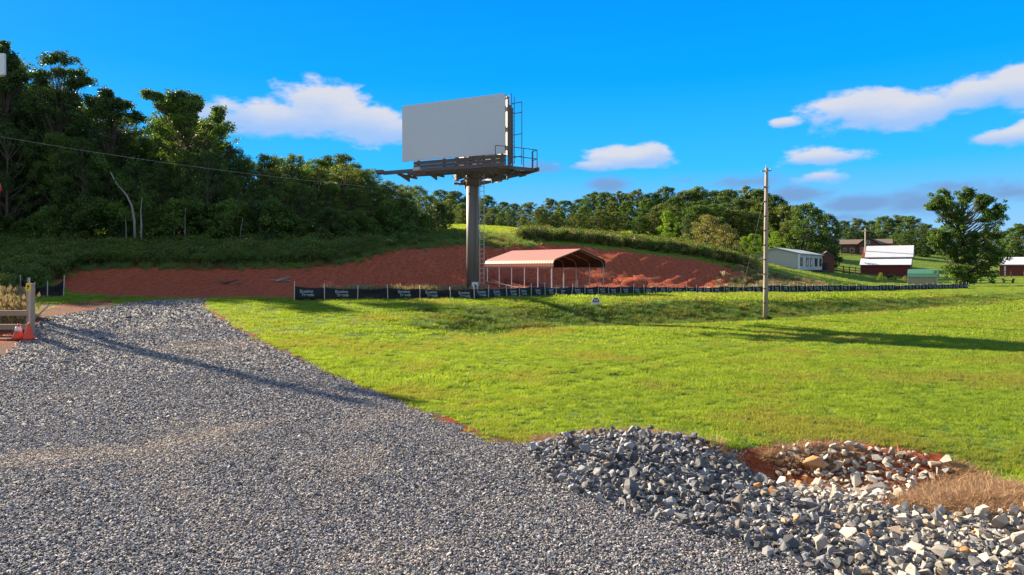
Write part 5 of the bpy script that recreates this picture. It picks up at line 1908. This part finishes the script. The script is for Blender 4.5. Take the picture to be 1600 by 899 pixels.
def right_barn():
    y0 = 182; s = y0 / F
    xl = (1562 - 800) / F * y0
    z = zat(432, y0) - .3
    T = thing('stable', 'low red stable with pale roof cut by the right edge', 'barn', (xl, y0, z), None, math.radians(-38))
    h1, h2 = (432 - 414) * s + .3, (432 - 403) * s + .3
    W = 26
    m = MB(); m.box(0, W, 0, 8, 0, h1); m.build('wall', M_redwall, T, local=True)
    m = MB(); m.prism([(-.4, -.5, h1 - .1), (-.4, 4, h2), (-.4, 8.5, h1 - .1), (-.4, 8.5, h1 + .1), (-.4, 4, h2 + .2), (-.4, -.5, h1 + .1)], (W + .8, 0, 0)); m.build('roof', M_tin, T, local=True)
    m = MB(); m.prism([(0, 0, h1), (0, 8, h1), (0, 4, h2 - .1)], (.1, 0, 0)); m.build('gable_wall', M_redwall, T, local=True)
    for a in (1.0, 6.3):
        m = MB(); m.box(a, a + .35, -.08, -.004, 0, h1 - .3); m.build('post', M_white, T, local=True)


right_barn()


def brick_house():
    y0 = 245; s = y0 / F
    def X(px): return (px - 1310) * s * .87
    x, _ = at(1310, y0)
    z = tz(x + 8, y0) - .3
    def H(py): return zat(py, y0) - z
    T = thing('brick_house', 'low brick house with brown roof and front gable beyond the barn', 'house', (x, y0, z), None, math.radians(-28))
    e = H(382.5)
    m = MB(); m.box(X(1314), X(1390), 0, 9, 0, e); wl = m.build('wall', M_brick, T, local=True)
    m = MB(); m.prism([(X(1311), -.6, e - .1), (X(1311), 4.5, H(375)), (X(1311), 9.6, e - .1), (X(1311), 9.6, e + .15), (X(1311), 4.5, H(374.2)), (X(1311), -.6, e + .15)], (X(1395) - X(1311), 0, 0)); m.build('roof', M_shingle, T, local=True)
    gx0, gx1, gm = X(1340), X(1377), X(1357)
    m = MB(); m.prism([(gx0 + .5, -1.5, 0), (gx1 - .5, -1.5, 0), (gx1 - .5, -1.5, e - .3), (gm, -1.5, H(372.5)), (gx0 + .5, -1.5, e - .3)], (0, 5, 0)); m.build('gable_wall', M_brick, T, local=True)
    m = MB(); m.prism([(gx0 - .2, -1.9, e - .5), (gm, -1.9, H(371.6)), (gx1 + .2, -1.9, e - .5), (gx1 + .2, -1.9, e - .2), (gm, -1.9, H(370.4)), (gx0 - .2, -1.9, e - .2)], (0, 7, 0)); m.build('gable_roof', M_shingle, T, local=True)
    for a, b, yy in ((1329, 1335, 0), (1319, 1322, 0), (1346, 1350, -1.5), (1383, 1387, 0)):
        win(T, X(a), X(b), .9, 2.3, yy)
    win(T, gm - .5, gm + .5, e + .1, e + 1.1, -1.5)
    x, y = at(1279, 200)
    z2 = tz(x, y)
    T2 = thing('farmhouse', 'small brick house with brown roof peeking beside the sunlit tree', 'house', (x, y, z2))
    m = MB(); m.box(0, 5.2, 0, 6, 0, zat(378, y) - z2); m.build('wall', M_brick, T2, local=True)
    hh = zat(378, y) - z2
    m = MB(); m.prism([(-.4, -.4, hh - .1), (-.4, 3, hh + 1.9), (-.4, 6.4, hh - .1), (-.4, 6.4, hh + .1), (-.4, 3, hh + 2.1), (-.4, -.4, hh + .1)], (6, 0, 0)); m.build('roof', M_shingle, T2, local=True)
    m = MB(); m.prism([(4.9, 0, hh), (4.9, 6, hh), (4.9, 3, hh + 1.8)], (.28, 0, 0)); m.build('gable_wall', M_brick, T2, local=True)


brick_house()


def board_fence(pts, h, label, rails=3, gap=2.6):
    p0 = pts[0]
    T = thing('farm_fence', label, 'fence', (p0[0], p0[1], tz(*p0)), 'dark board fences around the paddocks')
    for i in range(len(pts) - 1):
        a, b = Vector(pts[i]), Vector(pts[i + 1])
        n = max(1, int((b - a).length / gap))
        for k in range(n + (1 if i == len(pts) - 2 else 0)):
            p = a.lerp(b, k / n)
            z = tz(p.x, p.y)
            m = MB(); m.beam((p.x, p.y, z - .1), (p.x, p.y, z + h), .16); m.build('post', M_fencewood, T)
        for r_ in range(rails):
            m = MB()
            for k in range(n):
                p, q = a.lerp(b, k / n), a.lerp(b, (k + 1) / n)
                zz = h * (r_ + .8) / rails - .08
                m.beam((p.x, p.y - .1, tz(p.x, p.y) + zz), (q.x, q.y - .1, tz(q.x, q.y) + zz), .04, .14)
            m.build('rail', M_fencewood, T)


board_fence([at(1298, 150), at(1318, 146), at(1345, 152)], 1.7, 'dark paddock fence between the brick outbuilding and the barn')
board_fence([at(1345, 158), at(1385, 158), at(1418, 158)], 1.3, 'dark rail fence along the front of the red barn', gap=3.5)
board_fence([at(1300, 232), at(1345, 236)], 1.1, 'far board fence across the field below the brick house', gap=4)
board_fence([at(1560, 172), at(1600, 172), at(1680, 172)], 1.6, 'dark fence in front of the red stable at the right edge')

# little things around the yard
x, y = at(1376, 128); z = tz(x, y)
T = thing('toy_slide', 'small yellow plastic play slide on the grass near the barn', 'toy', (x, y, z))
m = MB(); m.prism([(x - .7, y, z), (x - .45, y, z), (x + .35, y, z + 1.4), (x + .1, y, z + 1.5)], (0, .6, 0)); m.build('chute', M_yellow, T)
m = MB(); m.beam((x + .35, y + .05, z), (x + .3, y + .05, z + 1.5), .1); m.beam((x + .35, y + .55, z), (x + .3, y + .55, z + 1.5), .1)
for k in range(4): m.beam((x + .34, y + .05, z + .3 + k * .3), (x + .34, y + .55, z + .3 + k * .3), .07)
m.build('ladder', M_yellow, T)
plant_tree('shrub', 1393, 138, h=1.3, label='low dark shrub right of the yellow slide', name='shrub', cat='shrub', wide=1.5)
plant_tree('brown', 1415, 124, h=1.5, label='brown mounded shrub at the left end of the green roofed shed', name='shrub', cat='shrub', wide=.8)
plant_tree('shrub', 693, 96, h=1.5, label='small round dark bush on the field edge left of the billboard pole', name='shrub', cat='shrub', wide=.8)
x, y = at(811, 85); z = tz(x, y)
m = MB(); m.beam((x, y, z - .1), (x, y, z + 1.6), .3); m.beam((x, y, z + 1.6), (x, y, z + 1.68), .36)
tag(m.build('fence_post', M_wood), 'thick grey wooden fence post at the left end of the ridge brush', 'post')
x, y = at(667, 92); z = tz(x, y)
T = thing('farm_gate', 'dark metal farm gate at the right end of the left wood', 'gate', (x, y, z))
m = MB(); m.beam((x - 1.6, y, z), (x - 1.6, y, z + 1.6), .18); m.beam((x + .9, y, z), (x + .9, y, z + 1.7), .18); m.build('post', M_stake, T)
m = MB()
for zz in (.35, .7, 1.05, 1.4): m.beam((x - 1.5, y - .05, z + zz), (x + .85, y - .05, z + zz), .07)
m.beam((x - 1.5, y - .05, z + .35), (x + .85, y - .05, z + 1.4), .05)
m.build('bars', M_steellight, T)
x, y = at(1577, 128); z = tz(x, y)
T = thing('bench', 'low dark bench standing alone on the grass at the right', 'bench', (x, y, z))
m = MB(); m.box(x - 1.0, x + 1.0, y, y + .5, z + .4, z + .5); m.build('seat', M_fencewood, T)
for sx in (-.9, .8):
    m = MB(); m.box(x + sx, x + sx + .1, y, y + .5, z - .05, z + .4); m.build('leg', M_fencewood, T)
m = MB(); m.box(x - 1.05, x - .95, y, y + .5, z + .5, z + .85); m.box(x + .95, x + 1.05, y, y + .5, z + .5, z + .85); m.build('armrest', M_fencewood, T)
